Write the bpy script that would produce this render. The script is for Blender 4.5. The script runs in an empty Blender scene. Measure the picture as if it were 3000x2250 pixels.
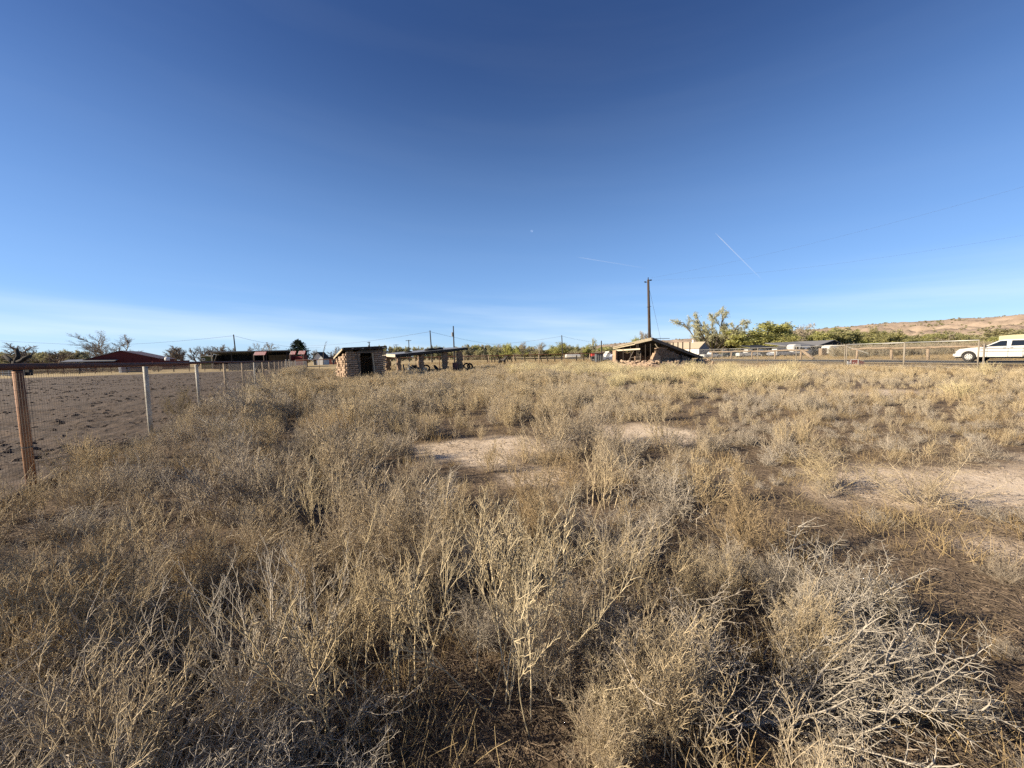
import bpy, bmesh, math, random
import numpy as np
from mathutils import Vector, Matrix, Euler, noise as mnoise
R = math.radians
S = bpy.context.scene
COL = S.collection
rng = random.Random(7)
nrs = np.random.RandomState(11)

# ------------------------------------------------------------------ camera
FP = 1130.0                                     # focal length in pixels of the 3000 px wide photograph
EYE = Vector((0, 0, 1.5))
cd = bpy.data.cameras.new('camera'); cam = bpy.data.objects.new('camera', cd); COL.objects.link(cam)
cd.sensor_fit = 'HORIZONTAL'; cd.sensor_width = 36; cd.lens = 36 * FP / 3000
cd.clip_start = 0.05; cd.clip_end = 12000
PITCH, ROLL = 4.2, -1.33
CM = Matrix.Rotation(R(90 - PITCH), 3, 'X') @ Matrix.Rotation(R(ROLL), 3, 'Z')
cam.matrix_world = Matrix.Translation(EYE) @ CM.to_4x4()
S.camera = cam
# ------------------------------------------------------------------ sky, sun, exposure
SUN_AZ, SUN_EL = -102.0, 25.0
w = bpy.data.worlds.new('World'); S.world = w; w.use_nodes = True
nt = w.node_tree; nt.nodes.clear()
N = nt.nodes.new; L = nt.links.new
sky = N('ShaderNodeTexSky'); sky.sky_type = 'NISHITA'; sky.sun_disc = False
sky.sun_elevation = R(SUN_EL); sky.sun_rotation = R(SUN_AZ); sky.altitude = 1500
sky.air_density = 1.0; sky.dust_density = 0.25; sky.ozone_density = 2.0
hs = N('ShaderNodeHueSaturation'); hs.inputs['Saturation'].default_value = 1.22; hs.inputs['Hue'].default_value = .514; L(sky.outputs[0], hs.inputs['Color'])
gm = N('ShaderNodeGamma'); gm.inputs[1].default_value = 1.0; L(hs.outputs[0], gm.inputs[0])
tc = N('ShaderNodeTexCoord'); sx = N('ShaderNodeSeparateXYZ'); L(tc.outputs['Generated'], sx.inputs[0])
at = N('ShaderNodeMath'); at.operation = 'ARCTAN2'; L(sx.outputs[0], at.inputs[0]); L(sx.outputs[1], at.inputs[1])
cx = N('ShaderNodeCombineXYZ')
tl = N('ShaderNodeMath'); tl.operation = 'MULTIPLY_ADD'; tl.inputs[1].default_value = 0.06; L(at.outputs[0], tl.inputs[0]); L(sx.outputs[2], tl.inputs[2])
m1 = N('ShaderNodeMath'); m1.operation = 'MULTIPLY'; m1.inputs[1].default_value = 1.3; L(at.outputs[0], m1.inputs[0]); L(m1.outputs[0], cx.inputs[0])
m2 = N('ShaderNodeMath'); m2.operation = 'MULTIPLY'; m2.inputs[1].default_value = 16; L(tl.outputs[0], m2.inputs[0]); L(m2.outputs[0], cx.inputs[1])
cn = N('ShaderNodeTexNoise'); cn.inputs['Scale'].default_value = 1.0; cn.inputs['Detail'].default_value = 5; cn.inputs['Roughness'].default_value = 0.5; L(cx.outputs[0], cn.inputs['Vector'])
cr = N('ShaderNodeMapRange'); cr.interpolation_type = 'SMOOTHSTEP'
for k, v in ((1, .38), (2, .72), (3, 0.), (4, 1.)): cr.inputs[k].default_value = v
L(cn.outputs[0], cr.inputs[0])
er = N('ShaderNodeMapRange'); er.interpolation_type = 'SMOOTHSTEP'
for k, v in ((1, .19), (2, .0), (3, 0.01), (4, .6)): er.inputs[k].default_value = v
L(sx.outputs[2], er.inputs[0])
mm = N('ShaderNodeMath'); mm.operation = 'MULTIPLY'; L(cr.outputs[0], mm.inputs[0]); L(er.outputs[0], mm.inputs[1])
mx = N('ShaderNodeMixRGB'); L(mm.outputs[0], mx.inputs[0]); vr = N('ShaderNodeMapRange'); vr.interpolation_type = 'SMOOTHSTEP'
for k, v in ((1, .62), (2, .0), (3, 0.0), (4, .5)): vr.inputs[k].default_value = v
L(sx.outputs[2], vr.inputs[0]); vm = N('ShaderNodeMixRGB'); L(vr.outputs[0], vm.inputs[0]); L(gm.outputs[0], vm.inputs[1]); vm.inputs[2].default_value = (2.9, 5.7, 10.6, 1)
L(vm.outputs[0], mx.inputs[1]); mx.inputs[2].default_value = (8.2, 9.2, 9.9, 1)
bg = N('ShaderNodeBackground'); bg.inputs[1].default_value = 0.051; L(mx.outputs[0], bg.inputs[0])
wo = N('ShaderNodeOutputWorld'); L(bg.outputs[0], wo.inputs[0])
sd = bpy.data.lights.new('sun', 'SUN'); sun = bpy.data.objects.new('sun', sd); COL.objects.link(sun)
sd.energy = 5.0; sd.angle = R(0.53); sd.color = (1.0, 0.86, 0.66)
SUNV = Vector((math.sin(R(SUN_AZ)) * math.cos(R(SUN_EL)), math.cos(R(SUN_AZ)) * math.cos(R(SUN_EL)), math.sin(R(SUN_EL))))
sun.rotation_euler = SUNV.to_track_quat('Z', 'Y').to_euler()
sun.location = (-30, -8, 40)
S.view_settings.view_transform = 'Standard'; S.view_settings.look = 'None'
S.view_settings.exposure = 1.22; S.view_settings.gamma = 1.0; S.view_settings.use_curve_mapping = False
S.render.engine = 'CYCLES'
S.cycles.use_denoising = False
S.cycles.max_bounces = 6; S.cycles.transparent_max_bounces = 12

# ------------------------------------------------------------------ placing helpers
def ray(px, py):
    return CM @ Vector(((px - 1500) / FP, -(py - 1125) / FP, -1.0))
def hor(px):                                    # row of the horizon at a column
    return 1042 - 0.0232 * (px - 1500)
def G(px, py, z=0.0):                           # point of the ground seen at a photo pixel
    d = ray(px, py); t = (z - EYE.z) / d.z
    return EYE + d * t
def V(px, py, Y):                               # point at forward distance Y seen at a photo pixel
    d = ray(px, py); return EYE + d * (Y / d.y)
def at_(px, Y, z=0.0):                          # ground spot in column px at distance Y
    p = V(px, hor(px), Y); return Vector((p.x, p.y, z))
def zat(px, py, Y): return V(px, py, Y).z
def on_line(px, a, b):                          # where column px meets the ground line a-b
    k = at_(px, 1.0); r = k.x / k.y
    t = (r * a[1] - a[0]) / ((b[0] - a[0]) - r * (b[1] - a[1]))
    return Vector((a[0] + t * (b[0] - a[0]), a[1] + t * (b[1] - a[1]), 0))

# ------------------------------------------------------------------ mesh helpers
class MB:
    def __init__(s): s.v = []; s.f = []
    def add(s, vs, fs):
        o = len(s.v); s.v += [tuple(x) for x in vs]; s.f += [tuple(i + o for i in f) for f in fs]; return s
    def box(s, c, d, rz=0.0, rot=None, jit=0.0, taper=1.0):
        hx, hy, hz = d[0] / 2, d[1] / 2, d[2] / 2
        M = rot if rot is not None else Matrix.Rotation(rz, 3, 'Z')
        vs = []
        for z in (-1, 1):
            k = taper if z > 0 else 1
            for x, y in ((-1, -1), (1, -1), (1, 1), (-1, 1)):
                p = Vector((x * hx * k, y * hy * k, z * hz))
                if jit: p += Vector((rng.uniform(-jit, jit), rng.uniform(-jit, jit), rng.uniform(-jit, jit)))
                vs.append(Vector(c) + M @ p)
        return s.add(vs, [(3, 2, 1, 0), (4, 5, 6, 7), (0, 1, 5, 4), (1, 2, 6, 5), (2, 3, 7, 6), (3, 0, 4, 7)])
    def tube(s, pts, rad, n=8, cap=True):
        pts = [Vector(p) for p in pts]; rad = rad if isinstance(rad, (list, tuple)) else [rad] * len(pts)
        rings = []; vs = []; fs = []; ref = None
        for i, p in enumerate(pts):
            d = (pts[min(i + 1, len(pts) - 1)] - pts[max(i - 1, 0)]).normalized()
            if ref is None: ref = d.orthogonal().normalized()
            ref = (ref - d * ref.dot(d)).normalized(); b = d.cross(ref)
            rings.append(len(vs))
            for k in range(n):
                a = 2 * math.pi * k / n; vs.append(p + (ref * math.cos(a) + b * math.sin(a)) * rad[i])
        for i in range(len(pts) - 1):
            for k in range(n):
                a, b2 = rings[i] + k, rings[i] + (k + 1) % n
                fs.append((a, b2, b2 + n, a + n))
        if cap: fs.append(tuple(reversed(range(n)))); fs.append(tuple(rings[-1] + k for k in range(n)))
        return s.add(vs, fs)
    def bar(s, a, b, wdt, h):                    # straight plank between two points
        a, b = Vector(a), Vector(b); d = (b - a); l = d.length; d.normalize()
        up = Vector((0, 0, 1)) if abs(d.z) < .95 else Vector((0, 1, 0))
        y = up.cross(d).normalized(); z = d.cross(y)
        M = Matrix((d, y, z)).transposed()
        return s.box((a + b) / 2, (l, wdt, h), rot=M)
    def poly(s, pts, thick_vec):                 # polygon swept along a vector
        n = len(pts); t = Vector(thick_vec); a = [Vector(p) for p in pts]
        return s.add(a + [p + t for p in a], [tuple(reversed(range(n))), tuple(range(n, 2 * n))] +
                     [(i, (i + 1) % n, (i + 1) % n + n, i + n) for i in range(n)])
    def mesh(s, name, m=None, smooth=False):
        me = bpy.data.meshes.new(name); me.from_pydata(s.v, [], s.f)
        bm = bmesh.new(); bm.from_mesh(me); bmesh.ops.recalc_face_normals(bm, faces=bm.faces); bm.to_mesh(me); bm.free()
        if m: me.materials.append(m)
        if smooth: me.polygons.foreach_set('use_smooth', [True] * len(me.polygons))
        return me
    def build(s, name, m=None, parent=None, smooth=False, **k): return link(name, s.mesh(name, m, smooth), parent, **k)

def link(name, me, parent=None, loc=None, rz=None, label=None, cat=None, group=None, kind=None):
    o = bpy.data.objects.new(name, me); COL.objects.link(o)
    if parent: o.parent = parent
    if loc is not None: o.location = loc
    if rz is not None: o.rotation_euler = (0, 0, rz)
    if label: o['label'] = label
    if cat: o['category'] = cat
    if group: o['group'] = group
    if kind: o['kind'] = kind
    return o
def thing(name, label, cat, loc=(0, 0, 0), rz=0.0, group=None):
    return link(name, None, None, loc, rz, label, cat, group)
def dup(root, loc, rz, label, scale=None, group=None):
    r = root.copy(); COL.objects.link(r); r.location = loc; r.rotation_euler = (0, 0, rz); r['label'] = label
    if group: r['group'] = group
    if scale is not None: r.scale = scale
    for ch in list(root.children):
        c = ch.copy(); COL.objects.link(c); c.parent = r
        for g in ch.children:
            d = g.copy(); COL.objects.link(d); d.parent = c
    return r
def seg_mesh(name, segs, m, bits=None, n=3):
    """segs: rows p0(3) p1(3) r0 r1 v -> three-sided twigs in one mesh, with a per-twig brightness attribute"""
    a = np.array(segs, dtype=np.float64); K = len(a)
    p0, p1 = a[:, 0:3], a[:, 3:6]; d = p1 - p0; ln = np.linalg.norm(d, axis=1, keepdims=True) + 1e-9; d = d / ln
    ref = np.where(np.abs(d[:, 2:3]) < .9, np.array([[0, 0, 1.]]), np.array([[1., 0, 0]]))
    u = np.cross(d, ref); u /= np.linalg.norm(u, axis=1, keepdims=True) + 1e-9; q = np.cross(d, u)
    V_ = np.zeros((K, 2 * n, 3))
    for k in range(n):
        an = 2 * math.pi * k / n; o = u * math.cos(an) + q * math.sin(an)
        V_[:, k] = p0 + o * a[:, 6:7]; V_[:, n + k] = p1 + o * a[:, 7:8]
    base = (np.arange(K) * 2 * n)[:, None]
    F = np.concatenate([(base + np.array([[k, (k + 1) % n, n + (k + 1) % n, n + k]]))[:, None, :] for k in range(n)], axis=1).reshape(-1)
    verts = V_.reshape(-1, 3); vv = np.repeat(a[:, 8], 2 * n)
    loops = F; tot = np.full(K * n, 4)
    if bits is not None and len(bits):
        b = np.array(bits); Bn = len(b)
        bv = b[:, :9].reshape(-1, 3); nb = len(verts)
        loops = np.concatenate([loops, nb + np.arange(Bn * 3)]); tot = np.concatenate([tot, np.full(Bn, 3)])
        verts = np.concatenate([verts, bv]); vv = np.concatenate([vv, np.repeat(b[:, 9], 3)])
    me = bpy.data.meshes.new(name)
    me.vertices.add(len(verts)); me.vertices.foreach_set('co', verts.reshape(-1))
    me.loops.add(len(loops)); me.loops.foreach_set('vertex_index', loops.astype(np.int32))
    me.polygons.add(len(tot)); me.polygons.foreach_set('loop_start', np.concatenate([[0], np.cumsum(tot)[:-1]]).astype(np.int32))
    me.update(calc_edges=True)
    at2 = me.attributes.new('v', 'FLOAT', 'POINT'); at2.data.foreach_set('value', vv.astype(np.float32))
    if m: me.materials.append(m)
    return me

# ------------------------------------------------------------------ materials
ALB = .82
def mat(name, c1, c2=None, scale=4.0, rough=0.9, bump=0.0, bscale=None, metal=0.0, detail=6, stretch=(1, 1, 1), rnd=0.0, spec=0.3):
    m = bpy.data.materials.new(name); m.use_nodes = True; t = m.node_tree; b = t.nodes['Principled BSDF']
    b.inputs['Roughness'].default_value = rough; b.inputs['Metallic'].default_value = metal
    b.inputs['Specular IOR Level'].default_value = spec
    if c2 is None: c2 = tuple(x * .8 for x in c1)
    c1, c2 = tuple(x * ALB for x in c1), tuple(x * ALB for x in c2)
    co = t.nodes.new('ShaderNodeTexCoord'); mp = t.nodes.new('ShaderNodeMapping'); mp.inputs['Scale'].default_value = stretch
    t.links.new(co.outputs['Object'], mp.inputs[0])
    if rnd:
        oi = t.nodes.new('ShaderNodeObjectInfo'); ad = t.nodes.new('ShaderNodeVectorMath'); ad.operation = 'MULTIPLY_ADD'
        cb = t.nodes.new('ShaderNodeCombineXYZ'); t.links.new(oi.outputs['Random'], cb.inputs[0]); t.links.new(oi.outputs['Random'], cb.inputs[1])
        t.links.new(cb.outputs[0], ad.inputs[0]); ad.inputs[1].default_value = (37, 53, 0); t.links.new(mp.outputs[0], ad.inputs[2]); src = ad.outputs[0]
    else: src = mp.outputs[0]
    n = t.nodes.new('ShaderNodeTexNoise'); n.inputs['Scale'].default_value = scale; n.inputs['Detail'].default_value = detail; n.inputs['Roughness'].default_value = .62
    t.links.new(src, n.inputs['Vector'])
    r = t.nodes.new('ShaderNodeMapRange'); r.inputs[1].default_value = .32; r.inputs[2].default_value = .68; t.links.new(n.outputs[0], r.inputs[0])
    x = t.nodes.new('ShaderNodeMixRGB'); x.inputs[1].default_value = (*c1, 1); x.inputs[2].default_value = (*c2, 1); t.links.new(r.outputs[0], x.inputs[0])
    out = x.outputs[0]
    if rnd:
        h = t.nodes.new('ShaderNodeHueSaturation'); q = t.nodes.new('ShaderNodeMapRange'); q.inputs[3].default_value = 1 - rnd; q.inputs[4].default_value = 1 + rnd
        t.links.new(oi.outputs['Random'], q.inputs[0]); t.links.new(q.outputs[0], h.inputs['Value']); t.links.new(out, h.inputs['Color']); out = h.outputs[0]
    t.links.new(out, b.inputs['Base Color'])
    if bump:
        n2 = t.nodes.new('ShaderNodeTexNoise'); n2.inputs['Scale'].default_value = bscale or scale * 4; n2.inputs['Detail'].default_value = 6
        t.links.new(src, n2.inputs['Vector'])
        bp = t.nodes.new('ShaderNodeBump'); bp.inputs['Strength'].default_value = bump; bp.inputs['Distance'].default_value = .35 / (bscale or scale * 4)
        t.links.new(n2.outputs[0], bp.inputs['Height']); t.links.new(bp.outputs[0], b.inputs['Normal'])
    return m

def twig_mat(name, cols, patch=0.35, rnd=0.5, translucent=0.0):
    """dry stems: colour by plant (where it stands + its own random), brightness by twig"""
    m = bpy.data.materials.new(name); m.use_nodes = True; t = m.node_tree; b = t.nodes['Principled BSDF']
    b.inputs['Roughness'].default_value = .85; b.inputs['Specular IOR Level'].default_value = .2
    oi = t.nodes.new('ShaderNodeObjectInfo'); n = t.nodes.new('ShaderNodeTexNoise'); n.inputs['Scale'].default_value = patch; n.inputs['Detail'].default_value = 2
    t.links.new(oi.outputs['Location'], n.inputs['Vector'])
    a = t.nodes.new('ShaderNodeMath'); a.operation = 'MULTIPLY_ADD'; a.inputs[1].default_value = rnd; a.inputs[2].default_value = -rnd / 2; t.links.new(oi.outputs['Random'], a.inputs[0])
    r = t.nodes.new('ShaderNodeMapRange'); r.inputs[1].default_value = .3; r.inputs[2].default_value = .7; t.links.new(n.outputs[0], r.inputs[0])
    s = t.nodes.new('ShaderNodeMath'); s.operation = 'ADD'; s.use_clamp = True; t.links.new(r.outputs[0], s.inputs[0]); t.links.new(a.outputs[0], s.inputs[1])
    cr_ = t.nodes.new('ShaderNodeValToRGB'); e = cr_.color_ramp.elements
    while len(e) < len(cols): e.new(.5)
    for i, c in enumerate(cols): e[i].position = i / (len(cols) - 1); e[i].color = (*(q_ * ALB for q_ in c), 1)
    t.links.new(s.outputs[0], cr_.inputs[0])
    at3 = t.nodes.new('ShaderNodeAttribute'); at3.attribute_name = 'v'
    mu = t.nodes.new('ShaderNodeVectorMath'); mu.operation = 'SCALE'; t.links.new(cr_.outputs[0], mu.inputs[0]); t.links.new(at3.outputs['Fac'], mu.inputs['Scale'])
    t.links.new(mu.outputs[0], b.inputs['Base Color'])
    if translucent:
        tr = t.nodes.new('ShaderNodeBsdfTranslucent'); t.links.new(mu.outputs[0], tr.inputs[0])
        ms = t.nodes.new('ShaderNodeMixShader'); ms.inputs[0].default_value = translucent
        t.links.new(b.outputs[0], ms.inputs[1]); t.links.new(tr.outputs[0], ms.inputs[2])
        t.links.new(ms.outputs[0], t.nodes['Material Output'].inputs[0])
    return m

M_rust = mat('rusty_pipe', (.13, .045, .025), (.06, .025, .018), 9, .75, .3, 60)
M_postpaint = mat('weathered_post', (.46, .36, .23), (.22, .14, .09), 7, .7, .25, 50, stretch=(1, 1, .25))
M_postrust = mat('orange_rust_post', (.5, .25, .11), (.2, .08, .04), 6, .75, .3, 50, stretch=(1, 1, .3))
M_postwhite = mat('flaking_white_post', (.62, .6, .52), (.3, .27, .22), 10, .65, .2, 50, stretch=(1, 1, .3))
M_galv = mat('galvanised_steel', (.5, .49, .45), (.38, .37, .34), 20, .45, 0, metal=.35, spec=.5)
M_gatepost = mat('weathered_steel', (.3, .26, .2), (.22, .19, .15), 20, .6)
M_wire = mat('wire', (.14, .12, .1), (.09, .07, .06), 20, .6)
M_adobe = mat('adobe_brick', (.43, .315, .22), (.31, .22, .15), 7, .95, .5, 30, rnd=.22)
M_mortar = mat('mud_mortar', (.24, .16, .11), (.16, .11, .075), 8, .95, .6, 25)
M_plaster = mat('mud_plaster', (.45, .31, .2), (.33, .22, .145), 3, .95, .6, 12)
M_oldwood = mat('grey_old_wood', (.2, .165, .13), (.1, .08, .062), 5, .9, .4, 30, stretch=(.25, 1, 1))
M_darkwood = mat('dark_wood', (.055, .043, .034), (.03, .024, .02), 6, .9, .3, 30)
M_palewood = mat('pale_board', (.5, .43, .3), (.36, .3, .2), 6, .85, .25, 30)
M_creampaint = mat('cream_painted_board', (.62, .55, .42), (.5, .43, .32), 8, .8, .15, 30)
M_tar = mat('tar_roof', (.045, .043, .042), (.03, .029, .028), 5, .85, .3, 20)
M_tinroof = mat('grey_tin_roof', (.3, .31, .31), (.22, .215, .21), 4, .5, .1, metal=.3)
M_log = mat('peeled_log', (.33, .25, .17), (.2, .15, .105), 5, .85, .35, 25, stretch=(.3, 1, 1))
M_tyre = mat('black_rubber', (.016, .016, .017), (.028, .026, .025), 9, .85)
M_white = mat('white_paint', (.56, .555, .53), (.53, .525, .5), 3, .35, spec=.5)
M_whitewall = mat('white_siding', (.74, .72, .68), (.66, .64, .6), 3, .8)
M_cream = mat('cream_siding', (.47, .435, .28), (.44, .405, .26), 3, .6)
M_glass = mat('dark_window', (.012, .014, .018), (.01, .012, .014), 3, .08, spec=.6)
M_red = mat('red_siding', (.13, .022, .018), (.095, .018, .016), 3, .75)
M_redroof = mat('faded_red_roof', (.17, .1, .09), (.13, .085, .08), 3, .6)
M_redstripe = mat('red_metal_panel', (.3, .05, .05), (.24, .045, .045), 6, .55)
M_pinkstripe = mat('pale_metal_panel', (.5, .42, .4), (.42, .35, .33), 6, .55)
M_darkblock = mat('dark_siding', (.03, .033, .038), (.022, .024, .027), 3, .8)
M_greyroof = mat('grey_shingles', (.21, .21, .215), (.16, .16, .165), 12, .85, .2)
M_tanroof = mat('tan_shingles', (.46, .38, .28), (.4, .33, .24), 12, .85, .2)
M_bluegrey = mat('blue_grey_siding', (.2, .22, .27), (.17, .19, .23), 3, .8)
M_olive = mat('olive_siding', (.09, .1, .035), (.07, .08, .03), 3, .8)
M_hay = mat('hay_bale', (.11, .08, .038), (.07, .05, .025), 14, .95, .6, 60, rnd=.2)
M_greymetal = mat('grey_sheet_metal', (.12, .125, .13), (.075, .08, .085), 6, .6, rnd=.25)
M_asphalt = mat('asphalt', (.055, .053, .05), (.045, .044, .042), 30, .9, .2, 200)
M_stone = mat('adobe_rubble', (.43, .32, .225), (.3, .215, .15), 5, .95, .6, 25, rnd=.22)
M_horse = mat('dark_horse_coat', (.028, .02, .016), (.016, .012, .01), 5, .6)
M_grayhorse = mat('grey_horse_coat', (.04, .04, .042), (.025, .025, .027), 5, .6)
M_barrel = mat('rusty_barrel', (.16, .07, .06), (.1, .045, .04), 6, .7)
M_brightred = mat('bright_red_paint', (.5, .045, .03), (.42, .04, .028), 4, .6)
M_brownred = mat('brown_red_paint', (.16, .03, .025), (.11, .025, .02), 8, .6)
M_silver = mat('silver_trailer_skin', (.45, .47, .52), (.35, .37, .42), 4, .4, metal=.3)
M_darkcar = mat('dark_car_paint', (.02, .022, .025), (.018, .02, .022), 4, .3, spec=.5)
M_greencar = mat('dark_teal_paint', (.02, .035, .04), (.018, .03, .034), 4, .35, spec=.5)
M_bark = mat('grey_bark', (.15, .125, .1), (.09, .075, .062), 4, .95, .4, 12)
M_darkbark = mat('dark_bark', (.05, .042, .036), (.03, .026, .023), 4, .95, .4, 12)
M_pole = mat('creosote_pole', (.085, .062, .047), (.05, .037, .03), 5, .9, .3, 20, stretch=(1, 1, .2))
M_farpole = mat('far_pole', (.06, .055, .052), (.045, .04, .038), 5, .9)
M_plank = mat('brown_fence_board', (.18, .13, .09), (.1, .075, .055), 5, .9, .3, 20, rnd=.2)

# ------------------------------------------------------------------ ground
def fbm(x, y, sc, seed=0.0, oct=4):
    return mnoise.fractal(Vector((x * sc + seed, y * sc - seed, seed * .37)), 1.0, 2.0, oct)
FA, FB = (-3.6, 0.0), (-34.1, 61.0)             # the line of the pipe fence along the left
def fence_x(y): return -3.6 - 0.5 * y
BARE = [(-.55, 6.1, 1.25, .95), (2.5, 7.0, 1.1, 1.15), (5.2, 3.95, 1.95, .95), (12.0, 12.8, 1.7, .9), (3.6, 2.75, .45, .25), (.3, 4.75, .45, .35), (7.6, 4.6, 1.3, .6)]
def bare(x, y):                                 # 0 in the open sandy patches, 1 in the weeds
    best = 1.0
    wob = .42 * fbm(x, y, 1.5, 5.0, 4)
    for cx_, cy_, rx, ry in BARE:
        d = math.hypot((x - cx_) / rx, (y - cy_) / ry) + wob
        best = min(best, max(0, min(1, (d - .72) / .4)))
    return best
def gz(x, y):                                   # ground relief
    r = math.hypot(x, y)
    k = max(0.0, 1 - r / 60)
    return k * (.03 * fbm(x, y, .35, 2.0) + .012 * fbm(x, y, 2.3, 9.0, 3))
def ground():
    rad = [0.0] + list(np.concatenate([np.arange(.6, 14, .16), 14 * np.power(1.07, np.arange(0, 74))]))
    ang = 220; vs = []; fs = []
    for i, r in enumerate(rad):
        if i == 0: vs.append((0, 0, gz(0, 0))); continue
        for k in range(ang):
            a = 2 * math.pi * k / ang; x, y = r * math.cos(a), r * math.sin(a); vs.append((x, y, gz(x, y)))
    for k in range(ang): fs.append((0, 1 + k, 1 + (k + 1) % ang))
    for i in range(1, len(rad) - 1):
        o = 1 + (i - 1) * ang
        for k in range(ang): fs.append((o + k, o + ang + k, o + ang + (k + 1) % ang, o + (k + 1) % ang))
    me = bpy.data.meshes.new('ground'); me.from_pydata(vs, [], fs); me.polygons.foreach_set('use_smooth', [True] * len(fs))
    m = bpy.data.materials.new('sandy_ground'); m.use_nodes = True; t = m.node_tree; b = t.nodes['Principled BSDF']; b.inputs['Roughness'].default_value = .95; b.inputs['Specular IOR Level'].default_value = .15
    g = t.nodes.new('ShaderNodeNewGeometry'); P = g.outputs['Position']
    def nz(sc, det=6, ro=.6):
        n = t.nodes.new('ShaderNodeTexNoise'); n.inputs['Scale'].default_value = sc; n.inputs['Detail'].default_value = det; n.inputs['Roughness'].default_value = ro; t.links.new(P, n.inputs['Vector']); return n.outputs[0]
    def rg(s, a, b2, lo=0, hi=1):
        r = t.nodes.new('ShaderNodeMapRange'); r.inputs[1].default_value = a; r.inputs[2].default_value = b2; r.inputs[3].default_value = lo; r.inputs[4].default_value = hi; t.links.new(s, r.inputs[0]); return r.outputs[0]
    def mixc(f, c1, c2):
        x = t.nodes.new('ShaderNodeMixRGB'); t.links.new(f, x.inputs[0])
        for i, c in ((1, c1), (2, c2)):
            if isinstance(c, tuple): x.inputs[i].default_value = (*c, 1)
            else: t.links.new(c, x.inputs[i])
        return x.outputs[0]
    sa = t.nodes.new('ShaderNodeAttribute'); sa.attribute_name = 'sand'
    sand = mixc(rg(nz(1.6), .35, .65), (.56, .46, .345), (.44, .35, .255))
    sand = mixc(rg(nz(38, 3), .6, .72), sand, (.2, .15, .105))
    duff_shade = mixc(rg(nz(22, 5), .4, .62), (.17, .125, .085), (.085, .063, .042))  # plant litter, its colour darkened to put shade beneath the weeds
    sand = mixc(sa.outputs['Fac'], duff_shade, sand)
    straw = mixc(rg(nz(.8), .35, .65), (.38, .3, .16), (.28, .21, .115))
    sp = t.nodes.new('ShaderNodeSeparateXYZ'); t.links.new(P, sp.inputs[0])
    far = rg(sp.outputs[1], 26, 60)
    out = mixc(far, sand, straw)
    t.links.new(out, b.inputs['Base Color'])
    bp = t.nodes.new('ShaderNodeBump'); bp.inputs['Strength'].default_value = .55; bp.inputs['Distance'].default_value = .03; t.links.new(nz(14, 8, .7), bp.inputs['Height']); t.links.new(bp.outputs[0], b.inputs['Normal'])
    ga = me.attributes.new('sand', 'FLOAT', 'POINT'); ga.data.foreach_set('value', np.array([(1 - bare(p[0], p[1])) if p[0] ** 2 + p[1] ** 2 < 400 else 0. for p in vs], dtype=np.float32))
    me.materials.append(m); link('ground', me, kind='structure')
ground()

def corral():                                    # ploughed dark dirt left of the fence
    n_dir = Vector((-.4472, .8944)); w_dir = Vector((-.8944, -.4472)); o = Vector((-3.45, 0))
    ss = np.concatenate([np.arange(-8, 16, .13), 16 + np.cumsum(.13 * np.power(1.045, np.arange(0, 74)))]); ss = ss[ss < 74]
    ts = np.concatenate([[-.02, 0.06], .06 + np.cumsum(.11 * np.power(1.028, np.arange(0, 130)))])
    vs = []; fs = []; nT = len(ts)
    for s in ss:
        for j, tt in enumerate(ts):
            p = o + n_dir * s + w_dir * tt
            if j == 0: z = -.06
            else:
                near = max(.25, 1 - (math.hypot(p.x, p.y)) / 60)
                z = .05 + min(1, tt / .8) * near * (.10 * fbm(p.x, p.y, 2.6, 3.3, 4) + .05 * fbm(p.x + .3 * p.y, p.y * .5, .9, 1.3, 2) + .055 * fbm(p.x, p.y, 5.5, 8.1, 3))
                z = max(z, gz(p.x, p.y) + .012)
            vs.append((p.x, p.y, z))
    for i in range(len(ss) - 1):
        for j in range(nT - 1): fs.append((i * nT + j, i * nT + j + 1, (i + 1) * nT + j + 1, (i + 1) * nT + j))
    me = bpy.data.meshes.new('corral_dirt'); me.from_pydata(vs, [], fs)
    m = mat('dark_manure_dirt', (.115, .08, .056), (.055, .038, .027), 1.7, .97, 1.0, 5.5)
    me.materials.append(m); me.polygons.foreach_set('use_smooth', [True] * len(fs)); link('corral_dirt_ground', me, kind='structure')
corral()

RA, RD = Vector((36.8, 29.7, 0)), Vector((-.206, .979, 0))    # near edge of the road and its run
RN = Vector((.979, .206, 0))
def strip(name, off0, off1, z, m, s0=-70, s1=330, n=80):
    mb = MB()
    for i in range(n):
        a, b = s0 + (s1 - s0) * i / n, s0 + (s1 - s0) * (i + 1) / n
        q = [RA + RD * a + RN * off0, RA + RD * a + RN * off1, RA + RD * b + RN * off1, RA + RD * b + RN * off0]
        mb.add([(p.x, p.y, z) for p in q], [(0, 1, 2, 3)])
    return mb.build(name, m, kind='structure')
strip('road', 0, 6.8, .06, M_asphalt)
M_verge = mat('straw_verge', (.55, .43, .24), (.46, .35, .2), 2, .95, .5, 20)
strip('road_verge', 6.8, 8.6, .064, M_verge)
strip('near_road_verge', -1.6, 0, .056, M_verge)

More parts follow.
